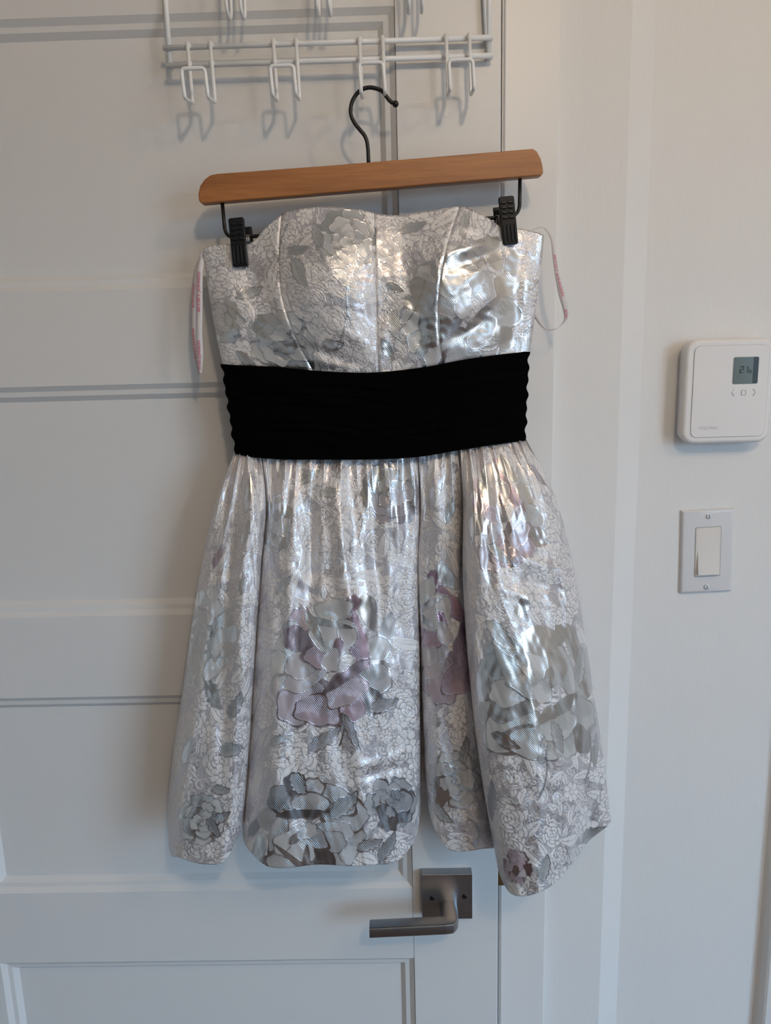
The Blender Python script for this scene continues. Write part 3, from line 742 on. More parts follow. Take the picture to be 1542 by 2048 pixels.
        if shift is not None:
            q2 = np.sqrt(((x - shift[0] * ln) / (ln * inn)) ** 2 + ((y - shift[1] * wd) / (wdx * inn)) ** 2)
            inner = np.maximum((q2 - lim) * min(ln, wd), (q - lim * .93) * min(ln, wd))
        s.put((q - lim) * min(ln, wd), i, inner=inner, shade=np.clip(sbase - (x / ln + 1) * .45 + .12 * np.sin(y / wd * 4), 0, .8), **kw)
    def leaf(s, c, ang, ln, wd, ser=.12, **kw):
        i = s.near(c, ln * 1.2)
        if i is None: return
        ca, sa = math.cos(ang), math.sin(ang); du, dv = s.u[i] - c[0], s.v[i] - c[1]
        x, y = du * ca + dv * sa, -du * sa + dv * ca + .18 * wd * np.sin(x_ if False else (du * ca + dv * sa) / ln * 3)
        t_ = np.clip(x / ln, -1, 1)
        half = wd * np.clip(1 - t_ * t_, 0, 1) ** .8 * (1 - .25 * t_) * (1 + ser * np.sin(t_ * 16))
        sd = np.maximum(np.abs(y) - half, np.abs(x) - ln)
        if kw['tone'] > .2: kw = dict(kw, satin=1.0, band=1.0, inner=sd + .0016, shade=np.clip(.30 + .35 * y / wd, 0, .8))
        s.put(sd, i, **kw)
        vein = np.exp(-(y / .0006) ** 2) * (np.abs(x) < ln * .85) * kw.get('rim', 1) * .8
        s.a['rim'][i] = np.maximum(s.a['rim'][i], vein)
    def stem(s, p0, p1, bend, wd=.0012, **kw):
        t_ = np.linspace(0, 1, 24)[:, None]; p0 = np.array(p0); p1 = np.array(p1); d = p1 - p0
        mid = (p0 + p1) / 2 + np.array([-d[1], d[0]]) * bend
        pts = (1 - t_) ** 2 * p0 + 2 * t_ * (1 - t_) * mid + t_ ** 2 * p1
        c = (p0 + p1) / 2; i = s.near(c, np.linalg.norm(d) * .75)
        if i is None: return
        sd = np.full(s.u[i].shape, 1.0)
        for p in pts: sd = np.minimum(sd, np.hypot(s.u[i] - p[0], s.v[i] - p[1]))
        s.put(sd - wd, i, **kw)
    def peony(s, c, R, seed, pink=0.0, tone=0.2, flat=1.0, pinkdir=None):
        r = np.random.default_rng(seed)
        def pk(a):
            if pink == 0: return 0.0
            if pinkdir is None: return pink * r.uniform(.3, 1)
            return pink * max(0.0, .5 + .7 * math.cos(a - pinkdir))
        for ringi, (n, dist, ln, wd) in enumerate(((6, .62, .40, .37), (5, .40, .38, .33), (4, .22, .30, .24), (2, .08, .22, .17))):
            a0 = r.uniform(0, 6.28)
            for j in range(n):
                a = a0 + j * 6.283 / n + r.uniform(-.2, .2)
                full = r.random() < (.30 if ringi < 2 else .2)
                p_ = pk(a)
                s.petal(c, a, R * dist * r.uniform(.92, 1.10), R * ln * r.uniform(.9, 1.1), R * wd * r.uniform(.85, 1.2), sc=.09, k=int(r.integers(4, 8)),
                        shift=(r.uniform(-.05, .20), r.uniform(-.22, .22)), lame=1.0, tone=float(np.clip(tone + r.uniform(-.25, .3), 0, 1)), pink=p_, satin=0.0 if full else 1.0, band=None if full else 1.0, rim=.8)
    # one large peony, petal by petal (x, y, angle, length, width, kind, tone, pink), drawn back to front
    ART = [(742, 1225, 110, 40, 20, 'L', .05, 0), (780, 1272, 75, 48, 16, 'S', .55, 0), (752, 1300, 20, 40, 26, 'S', .3, 0), (709, 1207, 80, 18, 14, 'L', .2, .8), (668, 1224, 95, 28, 40, 'S', .15, 0),
           (599, 1240, 130, 28, 24, 'H', .2, .55), (579, 1258, 160, 22, 16, 'L', .3, .1), (565, 1297, 180, 26, 24, 'S', .1, 0), (558, 1334, 195, 28, 38, 'S', .1, 0), (560, 1368, 215, 30, 24, 'H', .2, .1),
           (606, 1398, 215, 62, 40, 'H', .25, .45), (640, 1418, 260, 34, 52, 'H', .25, .6), (748, 1352, -20, 46, 34, 'H', .55, .05), (745, 1398, -50, 34, 24, 'L', .85, .1), (703, 1408, -80, 36, 26, 'H', .2, .75), (690, 1376, -60, 34, 46, 'H', .2, .55),
           (716, 1283, 15, 22, 54, 'H', .2, .8), (600, 1284, 150, 44, 24, 'L', .5, .55), (610, 1356, 200, 50, 22, 'S', .2, .25), (693, 1352, 35, 62, 11, 'L', .8, .5), (608, 1326, 200, 44, 26, 'S', .3, .15), (640, 1312, 250, 26, 40, 'H', .4, .6),
           (684, 1276, 70, 40, 30, 'S', .05, .1), (650, 1274, 110, 34, 30, 'S', .1, .05), (628, 1258, 120, 40, 9, 'L', .2, 0), (660, 1246, 170, 52, 7, 'L', .1, 0), (674, 1303, 75, 30, 10, 'L', .2, .85), (664, 1318, 250, 26, 18, 'S', .1, .2)]
    def art(s, c, scale, rot=0.0, pinkf=1.0, tonef=1.0, mirror=1, seed=1, rim=.4, foil=0.0):
        r = np.random.default_rng(seed); cr, sr = math.cos(rot), math.sin(rot)
        for (x, y, a, ln, wd, kind, tone, pink) in s.ART:
            dx, dy = (x - 672) * mirror * scale, -(y - 1312) * scale; a = math.radians(a if mirror > 0 else 180 - a) + rot
            pc = (c[0] + dx * cr - dy * sr, c[1] + dx * sr + dy * cr)
            kw = dict(lame=1.0, tone=min(1, tone * tonef), pink=min(1, pink * pinkf), rim=rim, sc=.06, k=int(r.integers(4, 8)))
            if kind == 'S' and r.random() < foil: kind = 'L'; kw['tone'] *= .5
            if kind == 'S': kw['rim'] = rim * .6
            if kind == 'L': s.petal(pc, a, 0, ln * scale, wd * scale, satin=0.0, **kw)
            else: s.petal(pc, a, 0, ln * scale, wd * scale, satin=1.0, band=1.0, shift=(r.uniform(0, .12), r.uniform(-.14, .14)), inn=.86 if kind == 'H' else 1.0, sbase=.78 if kind == 'H' else .55, **kw)

# ---- bodice: columns of (x at five heights), top edge, bottom edge, depth at five heights
TB = np.array([0, .25, .5, .75, 1.0])
BCOL = [  # px rows                          top  bottom   depth rows (mm in front of the wall)
    ([405, 413, 422, 433, 446], 499, 732, [50, 51, 52, 52, 52]),
    ([440, 446, 454, 464, 476], 490, 735, [57, 61, 64, 64, 62]),
    ([508, 507, 511, 525, 550], 483, 738, [59, 64, 71, 70, 68]),
    ([532, 530, 535, 553, 586], 456, 740, [61, 68, 76, 74, 71]),
    ([562, 557, 562, 586, 626], 431, 743, [64, 75, 84, 80, 74]),      # seam
    ([600, 598, 604, 624, 656], 420, 746, [69, 88, 97, 88, 78]),
    ([660, 660, 668, 684, 704], 414.5, 747, [72, 96, 104, 95, 81]),
    ([720, 722, 726, 734, 742], 420, 747, [71, 91, 97, 91, 82]),
    ([748, 750, 752, 754, 757], 427, 747, [70, 85, 89, 86, 82]),      # seam
    ([800, 798, 796, 795, 798], 432, 745, [69, 84, 88, 86, 82]),
    ([860, 848, 838, 836, 842], 423, 738, [71, 90, 96, 91, 82]),
    ([918, 893, 878, 876, 885], 414.5, 731, [73, 98, 104, 95, 81]),   # seam
    ([950, 932, 922, 922, 926], 424, 724, [70, 95, 101, 93, 79]),
    ([982, 968, 960, 958, 962], 441, 719, [65, 85, 91, 85, 75]),
    ([1006, 998, 992, 988, 988], 457, 714, [60, 74, 79, 76, 70]),
    ([1042, 1034, 1028, 1022, 1018], 459, 710, [57, 63, 66, 65, 62]),
    ([1088, 1083, 1076, 1068, 1060], 474, 704, [50, 51, 52, 52, 52]),
    # round the back
    ([1078, 1074, 1068, 1060, 1052], 480, 706, [43, 42, 40, 40, 40]),
    ([760, 760, 760, 760, 760], 486, 735, [36, 34, 33, 33, 34]),
    ([418, 424, 432, 442, 455], 502, 733, [43, 42, 40, 40, 40]),
]
NB = len(BCOL); SEAMS = (4, 8, 11); BFRONT = 16
bpx = np.array([c_[0] for c_ in BCOL], float); btop = np.array([c_[1] for c_ in BCOL], float); bbot = np.array([c_[2] for c_ in BCOL], float); bdp = np.array([c_[3] for c_ in BCOL], float)
bpy_ = btop[:, None] + (bbot - btop)[:, None] * TB[None]
bctl = np.stack([bpx, bpy_, bdp], -1)                                     # [col,row,3]
s_col = np.zeros(NB)
for k in range(1, NB): s_col[k] = s_col[k - 1] + np.hypot(bpx[k, 2] - bpx[k - 1, 2], (bdp[k, 2] - bdp[k - 1, 2]) * 1.6)
BPER = s_col[-1] + np.hypot(bpx[0, 2] - bpx[-1, 2], (bdp[0, 2] - bdp[-1, 2]) * 1.6)
PXM = .00060
def bodice_grid(q, nv):
    G = hermite(s_col, bctl, q, True, BPER)                                # [nu,rows,3]
    G = np.moveaxis(G, 1, 0)                                               # [rows,nu,3]
    t_ = np.linspace(0, 1, nv)
    return hermite(TB, G, t_), t_
def ridge(px, py, p0, p1, w_, amp):
    d = np.array(p1, float) - p0; L = np.linalg.norm(d); d /= L
    a = (px - p0[0]) * d[0] + (py - p0[1]) * d[1]; b = -(px - p0[0]) * d[1] + (py - p0[1]) * d[0]
    e_ = np.clip(a / L, 0, 1); fall = np.sin(np.pi * np.clip(a / L * .92 + .04, 0, 1)) * ((a > -0.04 * L) & (a < 1.04 * L))
    return amp * fall * np.exp(-(b / w_) ** 2)
def bodice_relief(px, py):
    z = np.zeros_like(px)
    for a in (((880, 512), (1015, 470), 12, 4.0), ((885, 540), (1010, 500), 14, -4.5), ((900, 590), (1015, 500), 12, 2.5), ((880, 650), (1000, 590), 16, 2.5), ((890, 690), (980, 640), 14, -3.0),
              ((500, 540), (560, 640), 14, -2.5), ((540, 600), (640, 730), 16, 3.5), ((470, 540), (520, 680), 14, 2.0), ((600, 690), (745, 742), 11, -5.0), ((600, 715), (740, 748), 8, 3.0), ((770, 640), (760, 740), 10, 2.5),
              ((800, 470), (850, 720), 16, -2.5), ((1060, 490), (1040, 690), 10, 2.5), ((640, 640), (740, 690), 13, 2.0), ((770, 600), (860, 640), 13, 2.2), ((900, 445), (990, 470), 9, 2.5), ((415, 640), (560, 690), 12, 1.6)):
        z += ridge(px, py, *a)
    z += .9 * waves(px, py, 10, 80, 3) + .16 * waves(px, py, 10, 26, 5)
    return z
bcols = [0] + list(SEAMS) + [BFRONT]
def bodice_uv(G, q, t_):
    nv = len(t_)
    U = np.broadcast_to(q[None, :] * PXM, G.shape[:2]); V = (G[..., 1] - 400) * -PXM
    return np.stack([U, V], -1)
BFLOW = []
def bodice_weave(UV):
    wv = Weave(UV)
    def c(px, py):                                                         # cloth coordinates of a place on the front
        t_ = .45; row = hermite(TB, np.moveaxis(bctl, 1, 0), np.array([t_]))[0][:BFRONT + 1, 0]
        return (np.interp(px, row, s_col[:BFRONT + 1]) * PXM, (py - 400) * -PXM)
    k = PXM
    wv.ground(UV[0, 0, 0] - .02, UV[0, -1, 0] + .02, UV[..., 1].min(), UV[..., 1].max(), int(UV[0, 0, 0] * 1e4) + 5)
    wv.art(c(935, 605), k * .98, rot=.2, pinkf=.12, tonef=.4, seed=5, foil=.6); wv.peony(c(700, 480), 62 * k, 22, tone=.3); wv.peony(c(545, 690), 66 * k, 23, tone=.25)
    wv.peony(c(1085, 690), 40 * k, 24, tone=.1); wv.peony(c(440, 640), 46 * k, 25, tone=.05)
    for (x, y, a, ln, wd, tn) in ((600, 545, -1.1, 34, 15, .35), (640, 470, -1.3, 26, 11, .4), (600, 500, .3, 24, 10, .2), (690, 560, -.7, 30, 12, .25), (500, 585, .4, 30, 12, .3), (790, 650, -1.2, 34, 14, .25), (775, 700, -.9, 26, 11, .2),
                                  (790, 575, -.3, 22, 9, .2), (815, 455, .5, 26, 11, .2), (905, 450, -1.2, 30, 12, .3), (1068, 495, -1.3, 26, 12, .1), (1050, 570, .4, 24, 10, .15), (470, 720, -.8, 24, 10, .2), (985, 690, .3, 30, 11, .2), (850, 690, 1.2, 30, 12, .2), (640, 690, .2, 26, 11, .3)):
        wv.leaf(c(x, y), a, ln * k, wd * k, lame=1.0, tone=tn, pink=0, satin=0, rim=.8)
    for (p0, p1, b) in (((690, 650), (720, 520), .2), ((640, 700), (690, 590), -.2), ((560, 560), (575, 450), .15), ((850, 560), (800, 660), .2)):
        wv.stem(c(*p0), c(*p1), b, lame=1.0, tone=.3, pink=.0, satin=0, rim=.6)
    return wv.a
def bodice_panel(name, k0, k1, step=2.6, front=True):
    s0, s1 = s_col[k0], (s_col[k1] if k1 < NB else BPER)
    nu = max(12, int((s1 - s0) / step)); q = np.linspace(s0, s1, nu); nv = 120 if front else 40
    G, t_ = bodice_grid(q, nv)
    px, py, dp_ = G[..., 0], G[..., 1], G[..., 2].copy()
    if front:
        edge = np.minimum((q - s0) if k0 in SEAMS else 1e3, (s1 - q) if k1 in SEAMS else 1e3)
        fall = np.clip((G[..., 0] - 405) / 60, 0, 1) * np.clip((1088 - G[..., 0]) / 60, 0, 1)
        dp_ += bodice_relief(px, py) * (.25 + .75 * fall) * np.clip(np.sin(np.pi * np.clip(t_, .04, .97)) * 2, 0, 1)[:, None]
        dp_ += (-1.5 * np.exp(-(edge / 2.6) ** 2))[None, :]          # pulled in along the seams
    UV = bodice_uv(G, q, t_)
    X = at_many(px, py, -dp_ / 1000)
    # turned top edge
    top = np.stack([X[0] + [0, .0018, -.0006], X[0] + [0, .0022, -.010]], 0)[::-1] if front else None
    if front:
        r0 = X[0] + np.array([0, -.0, .0008])
        X = np.concatenate([top, r0[None], X[1:]], 0); UV = np.concatenate([UV[:1] + [0, .010], UV[:1] + [0, .002], UV], 0)
    at_ = bodice_weave(UV) if front else None
    return sheet(name, X, UV, M_BROCADE, dress, at_)
for k in range(len(bcols) - 1): bodice_panel('bodice_panel', bcols[k], bcols[k + 1])
bodice_panel('bodice_back', BFRONT, NB, 8, False)

# ---- waistband of gathered velvet
NU = 520; 
VC = [((443, 730), (470, 906), 53), ((470, 732), (492, 911), 66), ((540, 735), (552, 917), 77), ((640, 744), (642, 918), 85), ((745, 747), (742, 917.5), 88), ((850, 736), (840, 912), 87), ((930, 721), (920, 899), 84), ((1000, 711), (990, 888), 73), ((1035, 707), (1028, 883), 63), ((1058.5, 704), (1051, 880), 53),
      ((1040, 708), (1035, 884), 42), ((760, 738), (760, 910), 32), ((465, 733), (486, 908), 42)]
vt = np.array([[c_[0][0], c_[0][1], c_[2]] for c_ in VC], float); vb = np.array([[c_[1][0], c_[1][1], c_[2] - 1] for c_ in VC], float)
sv = np.r_[0, np.cumsum(np.hypot(np.diff(vt[:, 0]), np.diff(vt[:, 2]) * 1.6))]; vper = sv[-1] + np.hypot(vt[0, 0] - vt[-1, 0], (vt[0, 2] - vt[-1, 2]) * 1.6)
q = np.linspace(0, vper, NU, endpoint=False)
A, B = hermite(sv, vt, q, True, vper), hermite(sv, vb, q, True, vper)
nv = 150; t_ = np.linspace(0, 1, nv)[:, None]
px = A[None, :, 0] * (1 - t_) + B[None, :, 0] * t_; py = A[None, :, 1] * (1 - t_) + B[None, :, 1] * t_; dp_ = A[None, :, 2] * (1 - t_) + B[None, :, 2] * t_
# pleats: uneven lapped folds that wander, drawn tight at the side seams
uu = (q / vper)[None, :] * 2 * math.pi
tw = t_ + .035 * np.sin(t_ * 17 + 1) + .02 * np.sin(t_ * 31)
ph = tw * 6.6 + .32 * np.sin(uu * 2 + .6) * np.sin(np.pi * t_) + .20 * np.sin(uu * 5 + 1.1 + 3 * t_) + .10 * np.sin(uu * 9 + 5 * t_)
saw = ph - np.floor(ph); fold = np.where(saw < .86, saw / .86, (1 - saw) / .14)
side = np.exp(-np.minimum(np.abs(px - (443 + 27 * t_)), np.abs(px - (1058 - 8 * t_))) / 28)
dp_ = dp_ + 2.2 * fold * (1 - .5 * side) + .9 * waves(px, py, 8, 70, 11) + 1.2 * side * np.sin(t_ * 44 + uu * 3)
px = px + np.where(px < 760, -1, 1) * side * (1.7 * np.sin(t_ * 40 + 1) + 1.0 * np.sin(t_ * 23 + 2.5)) * (dp_ > 45)
X = at_many(px, py, -dp_ / 1000)
X = np.concatenate([(X[0] + [0, .006, -.001])[None], (X[0] + [0, .0012, .0012])[None], X, (X[-1] + [0, .0012, -.0010])[None], (X[-1] + [0, .007, .001])[None]], 0)
UV = np.stack([np.broadcast_to(q[None] * PXM, X.shape[:2]), np.broadcast_to(np.linspace(0, .11, X.shape[0])[:, None], X.shape[:2])], -1)
sheet('waistband', X, UV, M_VELVET, dress, close=True)

# ---- skirt
TS = np.array([0, .12, .3, .55, .8, 1.0])
SCOL = [  # px rows, belt y, hem y, depth rows (mm)
    ([472, 435, 402, 372, 346, 337], 905, 1688, [50, 55, 60, 60, 60, 60]),
    ([480, 459, 428, 398, 372, 362], 907, 1716, [60, 76, 86, 92, 96, 98]),
    ([490, 482, 462, 440, 424, 418], 909, 1729, [66, 82, 94, 102, 108, 110]),
    ([503, 508, 494, 480, 468, 455], 911, 1715, [68, 93, 106, 112, 113, 112]),
    ([513, 522, 511, 498, 487, 474], 912, 1676, [68, 86, 98, 103, 104, 101]),
    ([521, 529, 520, 507, 496, 487], 913, 1630, [64, 54, 46, 40, 37, 36]),          # valley
    ([531, 538, 527, 513, 502, 492], 914, 1692, [68, 74, 81, 87, 92, 94]),
    ([568, 563, 553, 543, 535, 528], 916, 1729, [74, 84, 96, 108, 116, 119]),
    ([650, 645, 642, 640, 640, 640], 916, 1729, [78, 91, 104, 115, 121, 123]),
    ([738, 742, 742, 744, 746, 744], 916, 1730, [78, 87, 97, 105, 109, 111]),
    ([800, 806, 804, 806, 808, 807], 913, 1712, [77, 80, 84, 88, 90, 91]),
    ([823, 827, 825, 827, 827, 826], 912, 1686, [75, 77, 80, 83, 84, 84]),
    ([833, 838, 835, 839, 843, 846], 911, 1560, [72, 56, 46, 38, 34, 33]),          # valley
    ([846, 849, 843, 850, 859, 869], 909, 1658, [75, 77, 78, 77, 76, 76]),
    ([872, 868, 864, 875, 886, 892], 905, 1694, [77, 84, 86, 86, 85, 84]),
    ([904, 912, 916, 932, 952, 975], 901, 1697, [76, 80, 80, 78, 76, 75]),
    ([918, 938, 948, 968, 995, 1018], 899, 1694, [73, 66, 58, 52, 50, 50]),         # valley, behind the next fold
    ([921, 927, 926, 940, 966, 996], 898, 1738, [77, 90, 100, 106, 109, 110]),
    ([938, 944, 946, 962, 989, 1018], 896, 1784, [78, 103, 121, 132, 137, 138]),
    ([980, 1003, 1026, 1060, 1086, 1098], 889, 1775, [75, 101, 123, 140, 149, 152]),
    ([1018, 1054, 1086, 1122, 1146, 1146], 884, 1726, [67, 87, 104, 118, 124, 125]),
    ([1040, 1084, 1123, 1154, 1178, 1176], 881, 1684, [58, 72, 84, 94, 99, 99]),
    ([1050, 1099, 1141, 1174, 1203, 1222], 880, 1640, [50, 55, 61, 66, 70, 70]),
    ([1048, 1094, 1134, 1166, 1193, 1209], 880, 1630, [46, 48, 52, 56, 58, 58]),
    ([1042, 1078, 1110, 1135, 1150, 1158], 881, 1596, [42, 38, 36, 35, 35, 35]),
    ([760, 760, 755, 752, 750, 750], 912, 1594, [33, 28, 25, 24, 24, 24]),
    ([482, 455, 424, 392, 352, 336], 908, 1600, [41, 36, 34, 36, 38, 38]),
]
spx = np.array([c_[0] for c_ in SCOL], float); sdp = np.array([c_[3] for c_ in SCOL], float)
st = np.array([c_[1] for c_ in SCOL], float) - 6; sb = np.array([c_[2] for c_ in SCOL], float)
spy = st[:, None] + (sb - st)[:, None] * TS[None]
sctl = np.stack([spx, spy, sdp], -1); NS = len(SCOL)
def chord(k, j): return np.hypot(spx[k, 4] - spx[j, 4], (sdp[k, 4] - sdp[j, 4]) * 1.65)
ss = np.zeros(NS)
for k in range(1, NS): ss[k] = ss[k - 1] + chord(k, k - 1)
sper = ss[-1] + chord(0, NS - 1)
qf = np.linspace(0, ss[22], 980); qb = np.linspace(ss[22], sper, 90)[1:-1]
q = np.r_[qf, qb]
nv = 330
G = np.moveaxis(hermite(ss, sctl, q, True, sper), 1, 0)
t_ = np.linspace(0, 1, nv) ** .97
G = hermite(TS, G, t_)
px, py, dp_ = G[..., 0].copy(), G[..., 1], G[..., 2].copy()
T = t_[:, None]; front = np.clip((ss[22] - q) / 30, 0, 1) * np.clip(q / 30, 0, 1)
ff = front[None, :]
# gathers under the waistband
qq = q[None, :] + 14 * np.sin(q[None, :] / 61) + 10 * T * np.sin(q[None, :] / 37)
dp_ += ff * (5.0 * (1 - 2 * np.abs(np.sin(qq / 9.8))) * np.exp(-T / .040) * (1 - np.exp(-T / .012)) - 7.0 * np.exp(-T / .018) + 5.0 * (1 - 2 * np.abs(np.sin(qq / 19 + 1 + .6 * np.sin(qq / 50)))) * np.exp(-T / .10) * (1 - np.exp(-T / .02)) + 2.2 * np.sin(qq / 17.0 + .7 * np.sin(qq / 70)) * np.exp(-(T / .30) ** 1.5) * (1 - np.exp(-T / .03)))
px += ff * 1.6 * np.cos(qq / 9.5) * np.exp(-T / .06)
# long soft flutes and small creases of the stiff cloth
dp_ += ff * (2.6 * np.sin(q[None, :] / 34 + .8 * np.sin(T * 5) + 1.3) * np.sin(np.pi * np.clip(T * 1.1, 0, 1)) * .8)
for a in (((1000, 1105), (1150, 1150), 13, 4.5), ((1010, 1150), (1150, 1190), 12, -4.0), ((990, 1175), (1110, 1215), 11, 3.0), ((1040, 1070), (1140, 1100), 10, -2.5),
          ((620, 1220), (760, 1180), 16, 3.0), ((600, 1160), (720, 1110), 14, -2.6), ((560, 1130), (660, 1190), 14, 2.4), ((700, 1540), (830, 1500), 10, 2.6), ((700, 1560), (830, 1525), 10, -2.2), ((1060, 1500), (1190, 1545), 10, 2.2), ((1040, 1600), (1180, 1570), 12, -1.8), ((400, 1180), (480, 1150), 12, 2.0),
          ((590, 925), (572, 1310), 14, 8.0), ((624, 925), (622, 1260), 13, -8.0), ((664, 925), (708, 1300), 20, 9.0), ((738, 930), (764, 1340), 17, -8.0), ((790, 925), (800, 1150), 11, 5.0), ((462, 960), (440, 1650), 14, -6.0), ((860, 960), (862, 1500), 8, -3.5), ((985, 910), (1012, 1150), 13, -8.0), ((1025, 905), (1065, 1130), 13, 6.0), ((955, 905), (968, 1180), 11, 5.0), ((1050, 1200), (1090, 1700), 26, 4.0), ((1130, 1250), (1150, 1640), 20, -4.0), ((600, 1380), (610, 1720), 26, -4.5), ((720, 1380), (735, 1720), 24, 3.5), ((550, 1300), (545, 1720), 14, 3.0), ((1000, 1380), (1150, 1330), 26, 3.0)):
    dp_ += ff * ridge(px, py, *a)
dp_ += ff * (.9 * waves(q[None, :] + 0 * T, py, 12, 90, 17, (1.6, .5)) + .14 * waves(q[None, :] + 0 * T, py, 12, 26, 19, (1.3, .7))) * np.clip(T * 8, 0, 1)
X = at_many(px, py, -dp_ / 1000)
UV = np.stack([np.broadcast_to(q[None, :] * PXM, px.shape), -(py - 900) * PXM], -1)
# hem turned under
X = np.concatenate([X, (X[-1] + [0, .0014, -.0006])[None], (X[-1] + [0, .0024, .002])[None], (X[-1] + [0, .0028, .005])[None]], 0)
UV = np.concatenate([UV, UV[-1:] - [0, .001], UV[-1:] - [0, .004], UV[-1:] - [0, .02]], 0)
wv = Weave(UV)
front_px, front_py, front_dp = px[:, :980], py[:, :980], dp_[:, :980]
def fc(x, y):                                            # cloth coordinates of the frontmost place seen there
    d = np.hypot(front_px - x, front_py - y) - .05 * front_dp
    j = np.unravel_index(np.argmin(d), d.shape); return tuple(UV[j])
k = PXM
wv.ground(0.0, ss[22] * PXM, UV[..., 1].min(), 0.0, 77)
wv.art(fc(672, 1312), k)
wv.art(fc(890, 1255), k * .92, rot=.55, pinkf=1.3, tonef=.6, seed=2)
wv.art(fc(1095, 1375), k * 1.06, rot=-.1, pinkf=0, tonef=.5, seed=3, foil=.6)
wv.art(fc(1005, 1020), k * .80, rot=.25, pinkf=.8, tonef=.4, seed=4, foil=.4)
wv.art(fc(405, 1270), k * .66, rot=.9, pinkf=.1, tonef=.1, seed=6)
wv.art(fc(605, 1665), k * .82, rot=2.6, pinkf=.05, tonef=1.9, seed=7)
wv.peony(fc(785, 1605), 56 * k, 37, tone=.8)
wv.peony(fc(905, 1560), 58 * k, 38, tone=.15)
wv.peony(fc(780, 985), 66 * k, 39, pink=.25, tone=.3, pinkdir=-1.5)
wv.peony(fc(550, 1050), 60 * k, 40, tone=.1)
wv.peony(fc(1030, 1735), 34 * k, 41, pink=.8, tone=.15)
wv.peony(fc(400, 1640), 50 * k, 42, tone=.05)
for (x, y, a, ln, wd, tn, pk) in (
        (598, 1567, -.9, 26, 15, .75, 0), (690, 1610, .85, 40, 17, .8, 0), (472, 1410, 1.2, 30, 14, .6, .05), (465, 1500, .3, 28, 14, .5, 0), (438, 1635, .5, 28, 11, .8, 0), (428, 1655, -.8, 24, 10, .75, 0), (442, 1580, .1, 20, 10, .5, 0),
        (650, 1478, .7, 44, 14, .7, .15), (702, 1465, -1.1, 44, 10, .75, .15), (1000, 1270, -.8, 40, 16, .25, 0), (1045, 1213, 1.1, 26, 15, .05, 0), (1160, 1330, 1.3, 44, 16, .25, 0), (982, 1600, 1.3, 44, 17, .8, 0), (1185, 1668, .5, 34, 14, .6, 0),
        (775, 1695, 1.1, 36, 13, .75, 0), (740, 1690, .4, 30, 12, .6, 0), (436, 1112, 1.3, 24, 12, .5, .6), (1090, 1735, 1.3, 30, 13, .3, 0), (1115, 1475, -1.3, 34, 12, .35, 0), (1085, 1500, 1.4, 30, 10, .35, 0), (930, 1500, 1.35, 30, 9, .6, 0), (880, 1625, -.6, 34, 12, .35, 0),
        (497, 985, 1.4, 40, 12, .1, 0), (492, 1065, 1.35, 26, 10, .05, 0), (488, 1165, 1.4, 26, 11, .35, .2), (425, 1390, -.9, 36, 15, .1, 0), (375, 1500, 1.3, 30, 12, .1, 0), (620, 950, .6, 30, 12, .3, 0), (660, 985, .2, 26, 11, .35, 0), (900, 1020, 1.2, 30, 12, .2, 0),
        (1000, 1110, -.6, 36, 12, .25, .1), (1075, 950, -.7, 30, 13, .2, .3), (1130, 1030, 1.1, 28, 11, .1, 0), (565, 1170, .8, 28, 10, .2, 0), (770, 1410, .4, 34, 15, .55, .1), (560, 1480, .4, 26, 10, .3, 0), (1010, 1480, -.5, 30, 12, .15, 0), (1190, 1500, 1.4, 34, 9, .2, 0)):
    wv.leaf(fc(x, y), a, ln * k, wd * k, lame=1.0, tone=tn, pink=pk, satin=0, rim=.9)
for (p0, p1, b, tn) in (((690, 1430), (680, 1490), .1, .7), ((1090, 1500), (1075, 1600), .2, .35), ((725, 1040), (700, 1100), .2, .2), ((740, 1010), (700, 1100), -.2, .2), ((940, 1640), (950, 1690), .4, .4), ((1180, 1480), (1170, 1560), .2, .25)):
    wv.stem(fc(*p0), fc(*p1), b, lame=1.0, tone=tn, pink=0, satin=0, rim=.6)
sheet('skirt', X, UV, M_BROCADE, dress, wv.a, close=True)

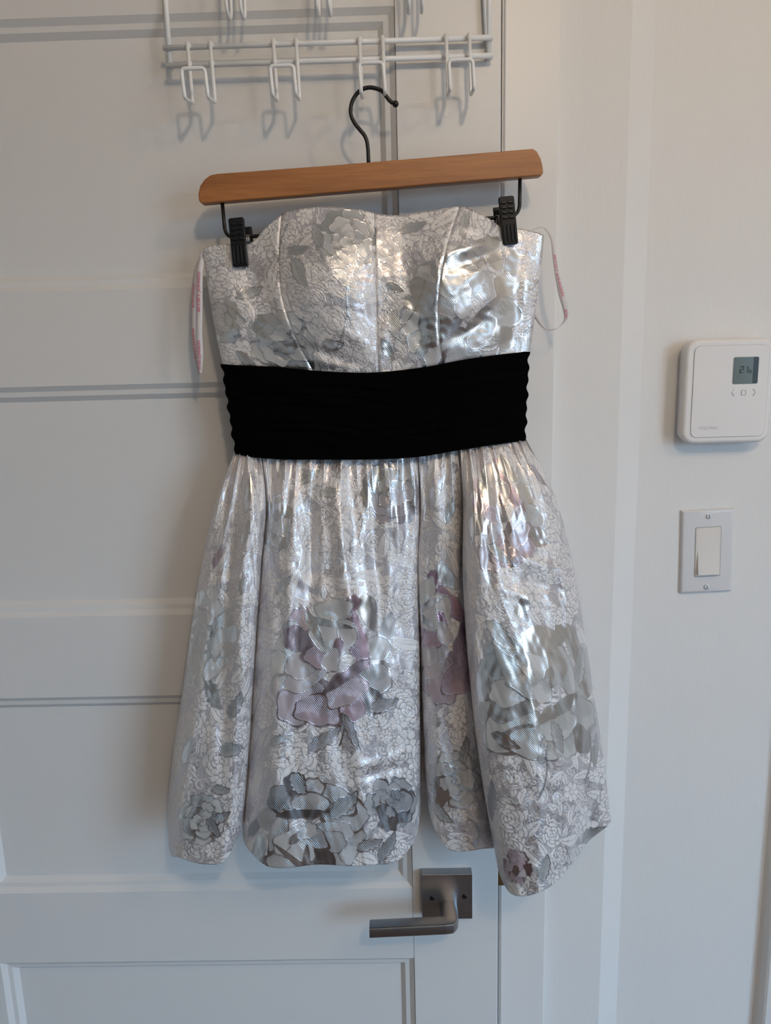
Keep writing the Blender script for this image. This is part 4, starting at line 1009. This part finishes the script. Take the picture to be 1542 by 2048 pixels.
# ---- hanging loops with the maker's name
def strip(name, left, right, depth, n, parent=dress, thick=.0003):
    L, R = spline(left, n), spline(right, n); d = np.interp(np.linspace(0, 1, n), np.linspace(0, 1, len(depth)), depth)
    XL, XR = at_many(L[:, 0], L[:, 1], d), at_many(R[:, 0], R[:, 1], d)
    cols = [XL * (1 - a) + XR * a for a in (0, .5, 1)]
    X = np.stack(cols, 1); V = X.reshape(-1, 3); f = []
    for i in range(n - 1):
        for j in range(2): f.append((i * 3 + j, i * 3 + j + 1, (i + 1) * 3 + j + 1, (i + 1) * 3 + j))
    o = mesh_obj(name, V, f, M_RIBBON, parent, True)
    so = o.modifiers.new('thickness', 'SOLIDIFY'); so.thickness = thick; so.offset = 0
    return o, XL, XR
def ribbon_text(o, XL, XR, s, a0, a1, t0=.2, t1=.8, up=True, lift=.0009):
    """letters along the strip from a0 to a1 (fractions of its length)"""
    v, f = text_geo(s, 1.0); v[:, 0] /= v[:, 0].max(); v[:, 1] /= v[:, 1].max()
    n = len(XL); a = a0 + (a1 - a0) * v[:, 0]; w_ = (t0 + (t1 - t0) * v[:, 1]) if up else (t1 - (t1 - t0) * v[:, 1])
    i = a * (n - 1)
    def smp(A): return np.stack([np.interp(i, np.arange(n), A[:, c_]) for c_ in range(3)], -1)
    p = smp(XL) * (1 - w_[:, None]) + smp(XR) * w_[:, None]; p[:, 1] -= lift
    m = MB(); m.add(p, f); return m.build('lettering', M_RED, o)
lp, XL, XR = strip('hanging_loop',
    [(402, 503), (394.5, 533), (392.4, 553), (392.2, 626), (392, 685), (393.5, 722), (398, 748)], [(410, 503), (407, 533), (405.5, 553), (405, 626), (404.5, 670), (406.5, 714), (403, 748)], [-.047, -.055, -.057, -.057, -.056, -.052], 60)
ribbon_text(lp, XL, XR, 'BETSEY JOHNSON', .485, .215, .8, .2, up=True)
ribbon_text(lp, XL, XR, 'BETSEY JOHNSON', .955, .70, .8, .2, up=True)
lp2, XL2, XR2 = strip('ribbon_strand',
    [(402, 503), (388, 543), (383.5, 580), (382.5, 625), (383, 670), (388, 712), (396, 750)], [(408, 503), (397, 543), (393.5, 580), (392.5, 625), (393, 670), (397, 712), (401, 750)], [-.050, -.046, -.044, -.044, -.046, -.051], 60, parent=lp)
ribbon_text(lp, XL2, XR2, 'BETSEY JOHNSON', .46, .27, .8, .2, up=True)
ribbon_text(lp, XL2, XR2, 'BETSEY JOHNSON', .86, .62, .8, .2, up=True)
lp3, XL3, XR3 = strip('hanging_loop',
    [(1060, 463), (1074, 457.5), (1086, 456.5), (1096, 467), (1101.5, 481), (1105, 515), (1110, 552), (1117, 589), (1124, 613), (1128, 630), (1126, 643), (1111, 659), (1094, 660.5), (1080, 651), (1067, 633)],
    [(1064, 459.5), (1075, 455), (1088, 455), (1101, 467), (1107.5, 483), (1113, 515), (1119.5, 552), (1129, 585), (1134, 607), (1136.5, 630), (1133, 640), (1113, 656.5), (1096, 657.5), (1088.5, 649), (1071, 618)], [-.047, -.046, -.050, -.056, -.058, -.056, -.050, -.047], 90)
ribbon_text(lp3, XL3, XR3, 'BETSEY JOHNSON', .315, .535, .22, .80, up=True)
ribbon_text(lp3, XL3, XR3, 'BETSEY', .625, .70, .22, .80, up=True)
